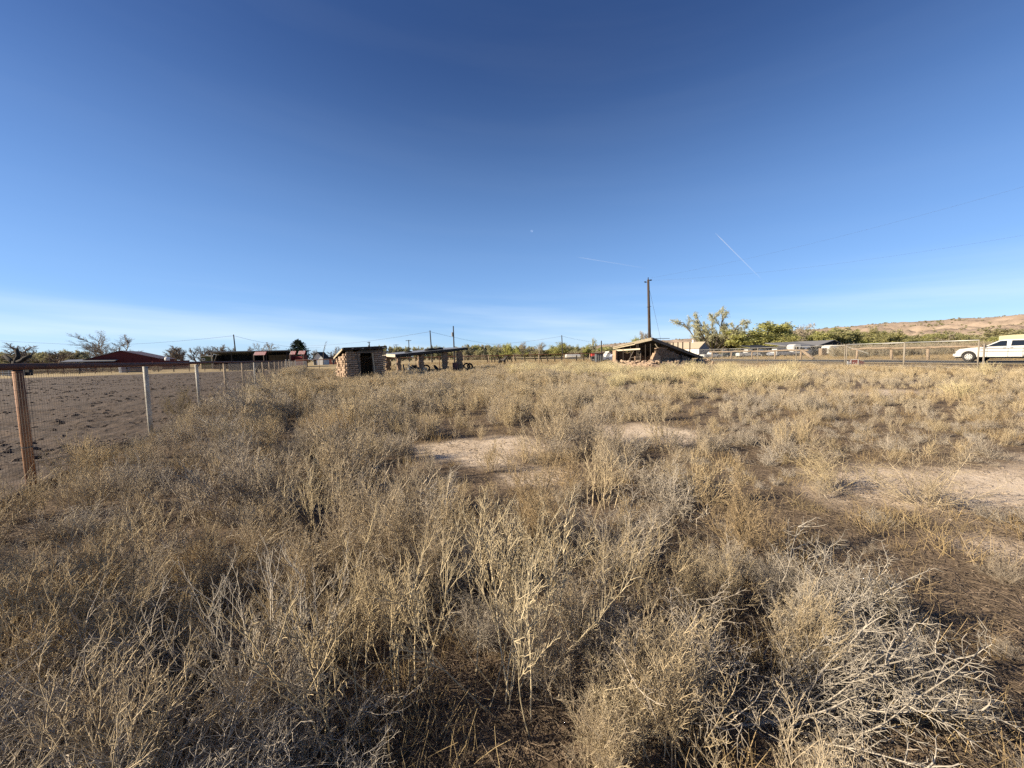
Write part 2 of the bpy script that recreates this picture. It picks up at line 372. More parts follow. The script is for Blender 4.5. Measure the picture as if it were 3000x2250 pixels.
# ------------------------------------------------------------------ hills
def hills():
    prof = [(900, 1058), (1150, 1051), (1350, 1040), (1550, 1030), (1700, 1019), (1800, 1006), (1900, 999), (2000, 993), (2100, 984), (2250, 974), (2400, 962), (2600, 946), (2750, 936), (2800, 931), (2870, 931), (3000, 921), (3200, 908), (3400, 900)]
    xs = np.arange(900, 3400, 6.0); ys = np.interp(xs, [p[0] for p in prof], [p[1] for p in prof])
    D = np.interp(xs, [900, 1700, 3400], [1500, 1050, 420]); nv = 46
    vs = []; fs = []
    for i, x in enumerate(xs):
        k = at_(x, 1.0); r = k.x
        for j in range(nv):
            f = j / (nv - 1)
            Y = D[i] * (.72 + .34 * f); top = zat(x, ys[i], D[i] * .98)
            g = max(0, min(1, f / .76)); hh = top * (g ** 1.5 if f < .76 else 1)
            wx, wy = r * Y, Y
            gul = abs(fbm(wx, wy * .35, .022, 4.0, 4))
            hh += (1 - abs(2 * min(1, f / .8) - 1)) * top * (-.9 * gul + .2)
            hh += .012 * top * fbm(wx, wy, .06, 6., 3) + (.8 if f > .7 else .4) * fbm(wx, wy, .12, 2.2, 2)
            vs.append((wx, wy, hh - .6 if j else -1))
    n = nv
    for i in range(len(xs) - 1):
        for j in range(n - 1): fs.append((i * n + j, (i + 1) * n + j, (i + 1) * n + j + 1, i * n + j + 1))
    me = bpy.data.meshes.new('hills'); me.from_pydata(vs, [], fs); me.polygons.foreach_set('use_smooth', [True] * len(fs))
    m = mat('red_tan_hillside', (.40, .31, .235), (.26, .2, .15), .045, .95, 1.0, .3, detail=10)
    me.materials.append(m); link('hills', me, kind='structure')
    return np.array(vs).reshape(len(xs), nv, 3)
HV = hills()

# ------------------------------------------------------------------ scattering (geometry nodes, one object per kind of ground cover)
def scatter(name, protos, pts, rots, scls, idx, label=None):
    me = bpy.data.meshes.new(name); me.from_pydata([tuple(p) for p in pts], [], [])
    a = me.attributes.new('rot', 'FLOAT_VECTOR', 'POINT'); a.data.foreach_set('vector', np.array(rots, dtype=np.float32).reshape(-1))
    a = me.attributes.new('scl', 'FLOAT_VECTOR', 'POINT'); a.data.foreach_set('vector', np.array(scls, dtype=np.float32).reshape(-1))
    a = me.attributes.new('idx', 'INT', 'POINT'); a.data.foreach_set('value', np.array(idx, dtype=np.int32))
    o = link(name, me, kind='stuff'); 
    if label: o['label'] = label
    for p in protos: me.materials.append(p.data.materials[0]) if p.data.materials[0].name not in [q.name for q in me.materials] else None
    ng = bpy.data.node_groups.new(name + '_nodes', 'GeometryNodeTree')
    ng.interface.new_socket('Geometry', in_out='INPUT', socket_type='NodeSocketGeometry'); ng.interface.new_socket('Geometry', in_out='OUTPUT', socket_type='NodeSocketGeometry')
    n = ng.nodes.new; l = ng.links.new
    gi, go = n('NodeGroupInput'), n('NodeGroupOutput'); jn = n('GeometryNodeJoinGeometry')
    for p in protos:
        oi = n('GeometryNodeObjectInfo'); oi.inputs['Object'].default_value = p; oi.inputs['As Instance'].default_value = False
        g2 = n('GeometryNodeGeometryToInstance'); l(oi.outputs['Geometry'], g2.inputs[0]); l(g2.outputs[0], jn.inputs[0])
    ip = n('GeometryNodeInstanceOnPoints'); ip.inputs['Pick Instance'].default_value = True
    l(gi.outputs[0], ip.inputs['Points']); l(jn.outputs[0], ip.inputs['Instance'])
    def na(nm, ty):
        q = n('GeometryNodeInputNamedAttribute'); q.data_type = ty; q.inputs[0].default_value = nm; return q.outputs['Attribute']
    l(na('idx', 'INT'), ip.inputs['Instance Index']); l(na('rot', 'FLOAT_VECTOR'), ip.inputs['Rotation']); l(na('scl', 'FLOAT_VECTOR'), ip.inputs['Scale'])
    l(ip.outputs[0], go.inputs[0])
    o.modifiers.new('scatter', 'NODES').node_group = ng
    return o
def proto(name, me): return bpy.data.objects.new(name, me)      # geometry source only, never in the scene

# ------------------------------------------------------------------ dry plants
def rv(r): return Vector((r.gauss(0, 1), r.gauss(0, 1), r.gauss(0, 1))).normalized()
def branch(r, p, d, ln, rad, lv, P, out, bits):
    n = P['segs'][lv]; v = r.uniform(.6, 1.25)
    for i in range(n):
        d = (d + rv(r) * P['jit'][lv] + Vector((0, 0, P['up'][lv]))).normalized()
        q = p + d * (ln / n)
        if q.z < .012: q.z = .012 + r.random() * .02; d = (d + Vector((0, 0, .3))).normalized()
        out.append((*p, *q, rad * (1 - .55 * i / n), rad * (1 - .55 * (i + 1) / n), v)); p = q
        if lv + 1 < len(P['segs']) and i >= P['from'][lv]:
            for _ in range(P['kids'][lv]):
                ax = d.cross(rv(r)).normalized(); c = d.copy(); c.rotate(Matrix.Rotation(R(r.uniform(*P['ang'])), 3, ax))
                branch(r, p, c, ln * P['ratio'][lv] * r.uniform(.6, 1.15) * (1 - .45 * i / n), rad * P['rr'], lv + 1, P, out, bits)
        if lv == len(P['segs']) - 1:
            for _ in range(P.get('bits', 0)):
                c = p - d * r.random() * ln / n; a = (d + rv(r) * .8).normalized() * P['bsz']; b = a.cross(rv(r)).normalized() * P['bsz'] * P.get('bw', .14)
                bits.append((*c, *(c + a), *(c + a * .5 + b), r.uniform(.6, 1.3)))
def bush(name, seed, P, m):
    r = random.Random(seed); out = []; bits = []
    for k in range(P['stems']):
        az = r.uniform(*P.get('az', (0, 2 * math.pi))); ti = R(r.uniform(*P['tilt']))
        d = Vector((math.sin(ti) * math.cos(az), math.sin(ti) * math.sin(az), math.cos(ti)))
        p = Vector((r.gauss(0, P['base']), r.gauss(0, P['base']), -.02))
        branch(r, p, d, P['len'] * r.uniform(.65, 1.1), P['rad'] * r.uniform(.7, 1.2), 0, P, out, bits)
    return seg_mesh(name, out, m, bits)
KOCHIA = dict(stems=19, tilt=(0, 42), len=.72, rad=.0042, base=.09, segs=(6, 4, 2), jit=(.13, .2, .3), up=(.08, .1, .08), kids=(2, 2, 0), ratio=(.44, .42, .4), rr=.6, ang=(20, 48), bits=1, bsz=.02, bw=.10)
KOCHIA['from'] = (1, 0, 0)
TUMBLE = dict(stems=24, tilt=(5, 82), len=.56, rad=.0042, base=.07, segs=(5, 4, 3), jit=(.2, .3, .38), up=(.08, .06, .02), kids=(2, 2, 0), ratio=(.5, .48, .4), rr=.56, ang=(30, 70), bits=0, bsz=.01)
TUMBLE['from'] = (0, 0, 0)
STALK = dict(stems=16, tilt=(0, 34), len=.74, rad=.0046, base=.11, segs=(6, 4, 3), jit=(.13, .2, .26), up=(.08, .12, .08), kids=(2, 2, 0), ratio=(.45, .4, .4), rr=.6, ang=(20, 45), bits=0, bsz=.022)
STALK['from'] = (2, 0, 0)
FARW = dict(stems=13, tilt=(0, 48), len=.7, rad=.0046, base=.11, segs=(5, 3), jit=(.13, .22), up=(.08, .10), kids=(4, 0), ratio=(.40, .4), rr=.66, ang=(18, 46), bits=2, bsz=.06, bw=.09)
FARW['from'] = (0, 0)
GRASSP = dict(stems=120, tilt=(0, 48), len=.66, rad=.0058, base=.11, segs=(4,), jit=(.08,), up=(-.04,), kids=(0,), ratio=(.4,), rr=.6, ang=(20, 40), bits=0, bsz=.01)
GRASSP['from'] = (0,)
SHORTG = dict(stems=46, tilt=(5, 65), len=.26, rad=.0026, base=.12, segs=(3,), jit=(.12,), up=(-.03,), kids=(0,), ratio=(.4,), rr=.6, ang=(20, 40), bits=0, bsz=.01)
SHORTG['from'] = (0,)
M_kochia = twig_mat('golden_dry_weed', [(.46, .395, .31), (.53, .435, .30), (.56, .445, .27), (.48, .36, .21)])
M_tumble = twig_mat('grey_dry_tumbleweed', [(.53, .47, .385), (.48, .415, .325), (.43, .36, .27)])
M_stalk = twig_mat('straw_stalk', [(.6, .51, .34), (.53, .42, .25), (.47, .39, .27)])
M_far = twig_mat('far_dry_weed', [(.48, .415, .325), (.55, .46, .32), (.60, .485, .30), (.53, .41, .245)], patch=.16, rnd=.45)
M_ygrass = twig_mat('yellow_bunch_grass', [(.70, .61, .37), (.64, .54, .31), (.68, .6, .4)])
M_sgrass = twig_mat('dry_short_grass', [(.45, .35, .19), (.4, .29, .15), (.34, .27, .18)])
M_litter = twig_mat('brown_litter', [(.3, .235, .165), (.22, .165, .115), (.27, .21, .15)])
M_pale = twig_mat('pale_yellow_twigs', [(.62, .515, .335), (.62, .515, .335)])
M_ash = twig_mat('ash_white_twigs', [(.44, .39, .315), (.44, .39, .315)])
M_amber = twig_mat('amber_weed', [(.40, .30, .175), (.40, .30, .175)])
M_olivew = twig_mat('olive_brown_weed', [(.27, .21, .1), (.27, .21, .1)])
NK = dict(KOCHIA, stems=13, rad=.0060, rr=.62, kids=(2, 1, 0), bits=1, bsz=.02); NT = dict(TUMBLE, stems=15, rad=.0060, rr=.62, kids=(2, 1, 0)); NS = dict(STALK, stems=13, rad=.0062, rr=.62, kids=(2, 1, 0))
koch = [proto('weed_a%d' % i, bush('dry_weed', 100 + i, KOCHIA, M_kochia)) for i in range(5)]
tumb = [proto('weed_b%d' % i, bush('tumbleweed', 200 + i, TUMBLE, M_tumble)) for i in range(4)]
koch += [proto('weed_f%d' % i, bush('dry_weed', 150 + i, NK, M_kochia)) for i in range(4)]
tumb += [proto('weed_g%d' % i, bush('tumbleweed', 250 + i, NT, M_tumble)) for i in range(4)]
stal = [proto('weed_c%d' % i, bush('stalk_weed', 300 + i, STALK, M_stalk)) for i in range(4)]
farw = [proto('weed_d%d' % i, bush('far_weed', 400 + i, FARW, M_far)) for i in range(5)]
sgra = [proto('weed_e%d' % i, bush('short_grass', 500 + i, SHORTG, M_sgrass)) for i in range(3)]

def in_field(x, y):
    return x > fence_x(y) + .12 and x < 25.8 - .06 * max(0, y - 20) and y < 57.5
HUT_C = (-12.0, 28.0)
def clear_of_builds(x, y):
    if -13.9 < x < -8.8 and 28.3 < y < 32.3: return False
    if 13.0 < x < 21 and 40.5 < y < 48: return rng.random() < .12
    return True
def hscale(x, y):
    h = .95 if y < 3 else (.95 - (y - 3) * .17 if y < 4.5 else .7)
    if y > 26: h = max(.42, .7 - (y - 26) * .02)
    if x > 1.5: h *= max(.6, 1 - (x - 1.5) * .14)
    if y < 3.4 and x > .8: h = min(h, max(.3, .6 - (x - .8) * .2))
    if 3.2 < y < 5.4 and -1.5 < x < 3.2: h *= .72
    if x < -2: h = h + (.98 - h) * min(1, (-2 - x) / 3) if y < 31 else max(h, .7)
    df = (x - fence_x(y)) * .894
    if y < 32: h *= min(1, (.55 if y > 6.5 else .5) + .3 * df)
    if y > 15 and x < -2: h *= max(.66, 1 - (y - 15) * .05)
    if -17 < x < -7.5 and 17 < y < 29: h *= .62
    return h * (.84 + .75 * fbm(x, y, .7, 7.7, 3))
lists = {k: ([], [], [], []) for k in ('k', 't', 's', 'f', 'g')}
def put(k, x, y, s, n, squash=1.0, off=0):
    P_, R_, S_, I_ = lists[k]
    P_.append((x, y, gz(x, y) - .01)); R_.append((rng.gauss(0, .1), rng.gauss(0, .1), rng.uniform(0, 6.283))); S_.append((s, s, s * squash)); I_.append(off + rng.randrange(n))
def fill(y0, y1, dens, fn, x0=-40, x1=42, margin=1.5):
    half = 1.42
    y = y0
    area = half * (y1 * y1 - y0 * y0) + 2 * margin * (y1 - y0)
    for _ in range(int(area * dens)):
        yy = math.sqrt(rng.uniform(y0 * y0, y1 * y1)); hw = half * yy + margin
        xx = rng.uniform(-hw, hw)
        if in_field(xx, yy): fn(xx, yy)
def near_fn(x, y):
    if y < .75 or math.hypot(x, y) < .8 or (x > .2 and y < .95): return
    b = bare(x, y)
    if rng.random() > b: return
    if x > 2 and y < 3.2 and rng.random() < .12: return
    n = fbm(x, y, .6, 12.3, 2); q = rng.random()
    s = hscale(x, y) * rng.uniform(.7, 1.12) * (.55 + .45 * b)
    if x > .2 and y < 1.3: s *= .55
    wt = .40 + .6 * n + (.25 if x > 1.0 and y < 5 else 0)
    nr = y < 2.7
    if q < wt: put('t', x, y, s, 4, .9, 4 if nr else 0)
    elif q < wt + (.14 if -.9 < x < .9 else .04): put('s', x, y, s * .95, 4)
    else: put('k', x, y, s, 4 if nr else 5, 1.0, 5 if nr else 0)
def mid_fn(x, y):
    b = bare(x, y)
    if rng.random() > b or not clear_of_builds(x, y): return
    s = hscale(x, y) * rng.uniform(.7, 1.15) * (.6 + .4 * b)
    q = rng.random()
    if y < 12 and q < .45: put('k' if q > .18 else 't', x, y, s, 5 if q > .18 else 4)
    elif q < .1: put('s', x, y, s, 4)
    else: put('f', x, y, s, 5)
fill(.75, 2.6, 13.0, near_fn, margin=4.5); fill(2.6, 7.5, 7.4, near_fn, margin=3.5); fill(7.5, 14, 5.8, mid_fn); fill(14, 30, 5.6, mid_fn); fill(30, 58, 3.6, mid_fn)
for _ in range(260):                             # the strip of weeds against the fence posts
    y = rng.uniform(33, 60); x = fence_x(y) + rng.uniform(.1, 1.6); put('f', x, y, rng.uniform(.7, 1.1), 5)
for _ in range(5200):                            # short straw between fields, beyond the fences and along the road
    y = rng.uniform(20, 110); x = rng.uniform(-24, 1.42 * y)
    if in_field(x, y) and rng.random() < .75: continue
    if x < fence_x(y) + 1 and y < 62: continue
    rel = Vector((x, y, 0)) - RA; o_ = rel.dot(RN)
    if -.6 < o_ < 8.6: continue
    if -9 < o_ < 9.5 and y < 60: put('g', x, y, rng.uniform(.25, .5), 3); continue
    put('g', x, y, rng.uniform(1.0, 2.0), 3)
for _ in range(900):
    y = rng.uniform(1, 14); x = rng.uniform(-1.4 * y - 1, 1.4 * y + 1)
    if in_field(x, y) and rng.random() < bare(x, y): put('g', x, y, rng.uniform(.4, .9), 3)
scatter('dry_weeds', koch, *lists['k'], label='golden brown dried weeds covering the field')
scatter('tumbleweed_growth', tumb, *lists['t'], label='grey tangled dead tumbleweeds among the golden weeds')
scatter('straw_stalk_growth', stal, *lists['s'], label='pale upright dead stalks rising among the weeds')
scatter('far_weed_growth', farw, *lists['f'], label='low dry weeds in the middle and far field')
scatter('short_dry_grass', sgra, *lists['g'], label='short dry straw grass on the open ground')

# twig litter on the sand
def litter(seed):
    r = random.Random(seed); segs = []; bits = []
    for _ in range(120):
        x, y = r.uniform(-.5, .5), r.uniform(-.5, .5); a = r.uniform(0, 6.283); l_ = r.uniform(.02, .14); z = r.uniform(.004, .02)
        segs.append((x, y, z, x + math.cos(a) * l_, y + math.sin(a) * l_, z + r.uniform(-.004, .02), .0016, .001, r.uniform(.5, 1.3)))
    for _ in range(160):
        c = Vector((r.uniform(-.5, .5), r.uniform(-.5, .5), r.uniform(.003, .012))); a = Vector((r.gauss(0, 1), r.gauss(0, 1), r.gauss(0, .3))).normalized() * r.uniform(.008, .022); b = Vector((-a.y, a.x, r.uniform(-.006, .012))) * .6
        bits.append((*c, *(c + a), *(c + a * .5 + b), r.uniform(.35, 1.2)))
    return seg_mesh('twig_litter', segs, M_litter, bits)
lit = [proto('litter_%d' % i, litter(i)) for i in range(3)]
lp = []
for _ in range(900):
    y = rng.uniform(.8, 13); x = rng.uniform(-1.4 * y - .8, 1.4 * y + .8)
    if in_field(x, y) and (rng.random() < .35 or bare(x, y) > .6): lp.append((x, y, gz(x, y) + .002))
scatter('twig_litter', lit, lp, [(0, 0, rng.uniform(0, 6.28)) for _ in lp], [(1, 1, 1)] * len(lp), [rng.randrange(3) for _ in lp], label='broken twigs lying on the sand')

# clods in the corral
def lump(seed, m, name='lump', sub=2, amp=.35):
    bm = bmesh.new(); bmesh.ops.create_icosphere(bm, subdivisions=sub, radius=.5)
    for v in bm.verts:
        n = mnoise.fractal(v.co * 2.2 + Vector((seed * 3.1, seed, 0)), 1., 2., 3); v.co *= 1 + amp * n; v.co.z *= .62
    me = bpy.data.meshes.new(name); bm.to_mesh(me); bm.free(); me.materials.append(m); return me
M_clod = mat('dirt_clod', (.12, .084, .06), (.075, .052, .038), 4, .97, .5, 20)
clod = [proto('clod_%d' % i, lump(i, M_clod, 'dirt_clod', 1)) for i in range(4)]
cp, cs_, cro = [], [], []
for _ in range(42000):
    s = 70 * rng.random() ** 1.6 - 6; t_ = .2 + 60 * rng.random() ** 2.4
    p = Vector((-3.45, 0)) + Vector((-.4472, .8944)) * s + Vector((-.8944, -.4472)) * t_
    if p.y < 1.0 or p.y > 62: continue
    dn = fbm(p.x, p.y, .5, 21., 3)
    if rng.random() > .35 + 1.3 * dn: continue
    k = .03 + .12 * rng.random() ** 4 + (.2 * rng.random() if rng.random() < .006 else 0) + .0007 * p.y
    cp.append((p.x, p.y, .055)); cs_.append((k * rng.uniform(.8, 1.6), k * rng.uniform(.8, 1.6), k)); cro.append((rng.gauss(0, .3), rng.gauss(0, .3), rng.uniform(0, 6.28)))
scatter('dirt_clods', clod, cp, cro, cs_, [rng.randrange(4) for _ in cp], label='loose clods on the dark corral dirt')

M_peb = mat('sand_pebble', (.5, .41, .31), (.34, .27, .2), 5, .95, .4, 20)
peb = [proto('pebble_%d' % i, lump(40 + i, M_peb, 'pebble', 1, .5)) for i in range(3)]
pp, ps_ = [], []
for _ in range(9000):
    y = rng.uniform(1.2, 14); x = rng.uniform(-1.4 * y, 1.4 * y)
    if not in_field(x, y) or rng.random() < bare(x, y): continue
    k = .012 + .035 * rng.random() ** 3; pp.append((x, y, gz(x, y) + .002)); ps_.append((k * 1.3, k, k * .8))
scatter('sand_pebbles', peb, pp, [(0, 0, rng.uniform(0, 6.28)) for _ in pp], ps_, [rng.randrange(3) for _ in pp], label='small clods and pebbles on the bare sand patches')
# bushes one can point to in the foreground
def one_bush(name, P, m, seed, px, py, scale, label, rz=0.0, over=None, squash=1.0, tiltxy=(0, 0)):
    Q = dict(P); Q.update(over or {})
    g = G(px, py); o = link(name, bush(name, seed, Q, m), None, (g.x, g.y, gz(g.x, g.y)), None, label, 'dead bush')
    o.rotation_euler = (tiltxy[0], tiltxy[1], rz); o.scale = (scale, scale, scale * squash); return o
one_bush('pale_dead_bush', STALK, M_pale, 21, 1530, 2010, .92, 'pale yellow bare bush standing tallest in the centre foreground', over=dict(stems=24, rad=.0046, tilt=(0, 40), kids=(2, 3, 0)))
one_bush('pale_dead_bush', TUMBLE, M_pale, 22, 1800, 2190, .5, 'small pale yellow curled bush low at the bottom centre', over=dict(rad=.0052, stems=12))
one_bush('sprawling_dead_bush', TUMBLE, M_ash, 23, 2290, 2090, 1.25, 'ash white sprawling bush with long branches reaching right over the sand', over=dict(stems=20, rad=.0042, tilt=(45, 88), az=(-1.25, .75), segs=(8, 4, 2), jit=(.12, .25, .3), up=(.03, .1, .05), ratio=(.32, .4, .4)), squash=.8)
one_bush('sprawling_dead_bush', TUMBLE, M_ash, 29, 2330, 1850, 1.1, 'grey white tangled bush just behind the sprawling one', over=dict(stems=20, rad=.0038, tilt=(30, 85), az=(-1.2, 1.0), segs=(8, 4, 2), jit=(.14, .25, .3), ratio=(.36, .4, .4)), squash=.85)
one_bush('lone_dead_bush', TUMBLE, M_kochia, 24, 2715, 1478, .95, 'thin lone bush on the bare sand casting a long shadow', over=dict(stems=16, len=.66, tilt=(25, 72), rad=.0036, segs=(7, 4, 2), jit=(.1, .2, .3), ratio=(.35, .4, .4)))
one_bush('amber_weed_bush', KOCHIA, M_amber, 25, 1560, 1640, .95, 'amber brown bushy weed behind the pale bush', over=dict(stems=15, bits=3))
one_bush('amber_weed_bush', KOCHIA, M_amber, 26, 2180, 1670, .8, 'amber brown bushy weed right of centre before the sand patch', over=dict(stems=15, bits=3))
one_bush('olive_weed_bush', KOCHIA, M_olivew, 27, 520, 1235, 1.0, 'olive brown rounded weed beside the third fence post', over=dict(stems=16, bits=4, bsz=.016))
one_bush('stalk_bush', STALK, M_pale, 28, 930, 1560, .75, 'pale cluster of upright twigs left of centre', over=dict(stems=12))
one_bush('stalk_bush', STALK, M_stalk, 30, 1080, 2080, .95, 'straw coloured upright stalks at the bottom left of centre', over=dict(stems=18))
one_bush('ash_twig_bush', STALK, M_ash, 31, 830, 2150, .8, 'ash grey upright twigs at the bottom left', over=dict(stems=14))
one_bush('spiny_dead_bush', TUMBLE, M_stalk, 32, 2440, 1440, .8, 'straw bush with open branches left of the lone bush', over=dict(stems=16, tilt=(10, 60)))
ygm = [bush('bunch_grass', 600 + i, GRASSP, M_ygrass) for i in range(4)]
ORD = ('first second third fourth fifth sixth seventh eighth ninth tenth eleventh twelfth thirteenth fourteenth fifteenth sixteenth seventeenth eighteenth nineteenth twentieth twenty-first twenty-second twenty-third twenty-fourth twenty-fifth twenty-sixth twenty-seventh twenty-eighth twenty-ninth thirtieth').split()
ORD += ['thirty-' + q for q in ORD[:9]] + ['fortieth'] + ['forty-' + q for q in ORD[:9]]
def name_rows(items, segs, fmt):
    """items: (object, photo column, word); give each its own label by counting along each landmark"""
    rows = {}
    for o, px, wd in items:
        sg = next((ph for lim, ph in segs if px < lim), segs[-1][1]); rows.setdefault((sg, wd), []).append((px, o))
    for (sg, wd), r_ in rows.items():
        r_.sort(key=lambda q: q[0])
        for i, (px, o) in enumerate(r_):
            o['label'] = fmt % {'n': (ORD[i] + ' ') if len(r_) > 1 else '', 'w': wd, 's': sg, 'l': ' from the left' if len(r_) > 1 else ''}
k = 0
def clump(x, y, s, label, group='yellow grass clumps before the ruin'):
    global k
    o = link('yellow_tussock', ygm[k % 4], None, (x, y, 0), rng.uniform(0, 6.28), label, 'grass clump', group); o.scale = (s * 1.25, s * 1.25, s); k += 1; return o
cl_items = []
for _ in range(150):
    px = rng.choice((rng.uniform(1480, 1830), rng.uniform(1760, 2330))); py = rng.uniform(1071, 1102) if px < 1800 else rng.uniform(1082, 1135)
    g = G(px, py)
    if 13 < g.x < 21 and 39 < g.y < 47 or not in_field(g.x, g.y): continue
    q = clump(g.x, g.y, rng.uniform(.8, 1.25), 'yellow clump'); cl_items.append((q, px, 'back row' if py < (1086 if px < 1800 else 1100) else 'middle row' if py < (1095 if px < 1800 else 1118) else 'front row'))
name_rows(cl_items, [(1600, 'left part of the band'), (1800, 'ground just left of the ruin'), (1930, 'ground before the ruin door'), (2070, 'ground before the fallen roof'), (2200, 'ground right of the rubble'), (9999, 'right end of the band')], '%(n)syellow grass clump%(l)s, %(w)s, %(s)s')
for px, py, s, lb in ((2810, 1166, .85, 'lone yellow grass tuft among grey weeds on the right'), (1800, 1140, 1.0, 'yellow grass clump standing nearest the camera of the band'), (2890, 1098, 1.0, 'yellow grass tuft at the foot of the gate end post'), (2060, 1150, .8, 'yellow grass tuft low before the right end of the band')):
    g = G(px, py); clump(g.x, g.y, s, lb, None)

# ================================================================== LEFT PIPE FENCE
RAILZ = 1.5
def pipe_fence():
    t = thing('pipe_fence', 'rusty pipe rail fence with wire mesh running along the dark corral', 'fence')
    st = 3.4; ys = [4.64 + st * i for i in range(-2, 17)]
    heights = []
    for i, y in enumerate(ys):
        x = fence_x(y)
        r = .045 if i == 2 else .042
        m = (M_postrust if i == 2 else M_postwhite if i in (3, 4, 7, 16) else M_postpaint)
        lean = rng.uniform(-.015, .015)
        mb = MB().tube([(x, y, -.4), (x + lean * .5, y, .7), (x + lean, y, RAILZ - .05)], r, 12)
        p = mb.build('post', m, t, True)
        if i == 2: p['label'] = 'thick orange rusty fence post nearest the camera'
        if i == 2:
            MB().tube([(x - .003, y, .52), (x - .003, y, .535)], r + .004, 12).build('tie_wire', M_wire, t)
    top = [(fence_x(y) + rng.uniform(-.012, .012), y, RAILZ + rng.uniform(-.012, .012)) for y in np.arange(-2.5, 61.5, 1.7)]
    MB().tube(top, .04, 10).build('top_rail', M_rust, t, True)
    segs = []
    ux, uy = -.4472, .8944
    s0, s1 = -3.0, 66.0
    def pt(s, z): return (-3.6 + ux * s + .062, uy * s + .03, z)
    s = s0
    while s < s1:
        segs.append((*pt(s, .03), *pt(s, 1.43), 0.0019, .0019, 1)); s += .05 if s < 22 else .1
    for j in range(15):
        z = .03 + j * .1; s = s0
        while s < s1:
            e = min(s1, s + 3); segs.append((*pt(s, z), *pt(e, z), 0.0019, .0019, 1)); s = e
    link('wire_mesh', seg_mesh('wire_mesh', segs, M_wire), t, kind='stuff')
pipe_fence()

def corral_fence():                              # far edge of the field and of the corral
    t = thing('pipe_fence', 'dark thin pipe fence with wire running across behind the open shed and horse', 'fence')
    a, b = Vector((-34.1, 61.0, 0)), Vector((19.5, 58.0, 0)); n = 14
    for i in range(n + 1):
        p = a.lerp(b, i / n); m = M_postwhite if i in (0, 2) else M_postpaint
        MB().tube([(p.x, p.y, -.3), (p.x, p.y, 1.55)], .06 if i in (0, 2) else .055, 8).build('post', m, t, True)
    MB().tube([a.lerp(b, i / 20) + Vector((0, 0, 1.56 + rng.uniform(-.015, .015))) for i in range(21)], .06, 8).build('top_rail', M_rust, t, True)
    segs = []
    for j in range(5):
        z = .2 + j * .28; segs.append((a.x, a.y, z, b.x, b.y, z, .0035, .0035, 1))
    k = 0
    while k < n * 3:
        p = a.lerp(b, k / (n * 3)); segs.append((p.x, p.y + .05, -.2, p.x, p.y + .05, 1.45, .011, .011, 1)); k += 1
    link('wire_strands', seg_mesh('wire_strands', segs, M_wire), t, kind='stuff')
corral_fence()

def corral_panels():
    t = thing('corral_fence', 'low dark corral fence of pipe panels on the far side of the ploughed dirt', 'fence')
    a, b = Vector((-110, 68, 0)), Vector((-50, 70, 0)); n = 22
    for i in range(n + 1):
        p = a.lerp(b, i / n); MB().tube([(p.x, p.y, -.3), (p.x, p.y, 1.5)], .09 if i % 3 == 0 else .05, 7).build('post', M_darkwood if i % 3 == 0 else M_rust, t)
    for z in (.45, .75, 1.05, 1.4):
        MB().tube([a + Vector((0, 0, z)), b + Vector((0, 0, z))], .035, 6).build('rail', M_rust, t)
corral_panels()
def sheet_fence():
    t = thing('sheet_metal_fence', 'grey patchwork fence of upright metal sheets before the long open shed', 'fence')
    a, b = at_(668, 66), at_(852, 69); n = 42; d = (b - a)
    for i in range(n):
        p = a.lerp(b, (i + .5) / n); w_ = d.length / n
        MB().box((p.x, p.y + (i % 2) * .05, .8), (w_ * 1.02, .03, 1.5 + rng.uniform(-.1, .1)), math.atan2(d.y, d.x)).build('metal_sheet', M_greymetal, t)
    MB().tube([a + Vector((0, -.08, 1.5)), b + Vector((0, -.08, 1.5))], .05, 6).build('rail', M_rust, t)
sheet_fence()

# ================================================================== ADOBE HUT
def brick_mesh(l, wd, h, seed):
    r = random.Random(seed); bm = bmesh.new(); bmesh.ops.create_cube(bm, size=1)
    for v in bm.verts:
        v.co = Vector((v.co.x * l, v.co.y * wd, v.co.z * h)) + Vector((r.uniform(-.02, .02), r.uniform(-.015, .015), r.uniform(-.012, .012)))
    bmesh.ops.bevel(bm, geom=bm.edges[:], offset=.018, segments=1, affect='EDGES')
    me = bpy.data.meshes.new('brick'); bm.to_mesh(me); bm.free(); me.materials.append(M_adobe); return me
BR = [brick_mesh(.40, .27, .118, i) for i in range(6)]
def put_brick(t, x, y, z, rz=0.0, l=1.0, name='brick', old=False):
    o = link(name, (BRD if old else BR)[rng.randrange(6)], t); o.location = (x, y, z); o.rotation_euler = (rng.gauss(0, .015), rng.gauss(0, .015), rz + rng.gauss(0, .025)); o.scale = (l, 1, 1)  # old picks the bricks with shade put into their colour
    return o
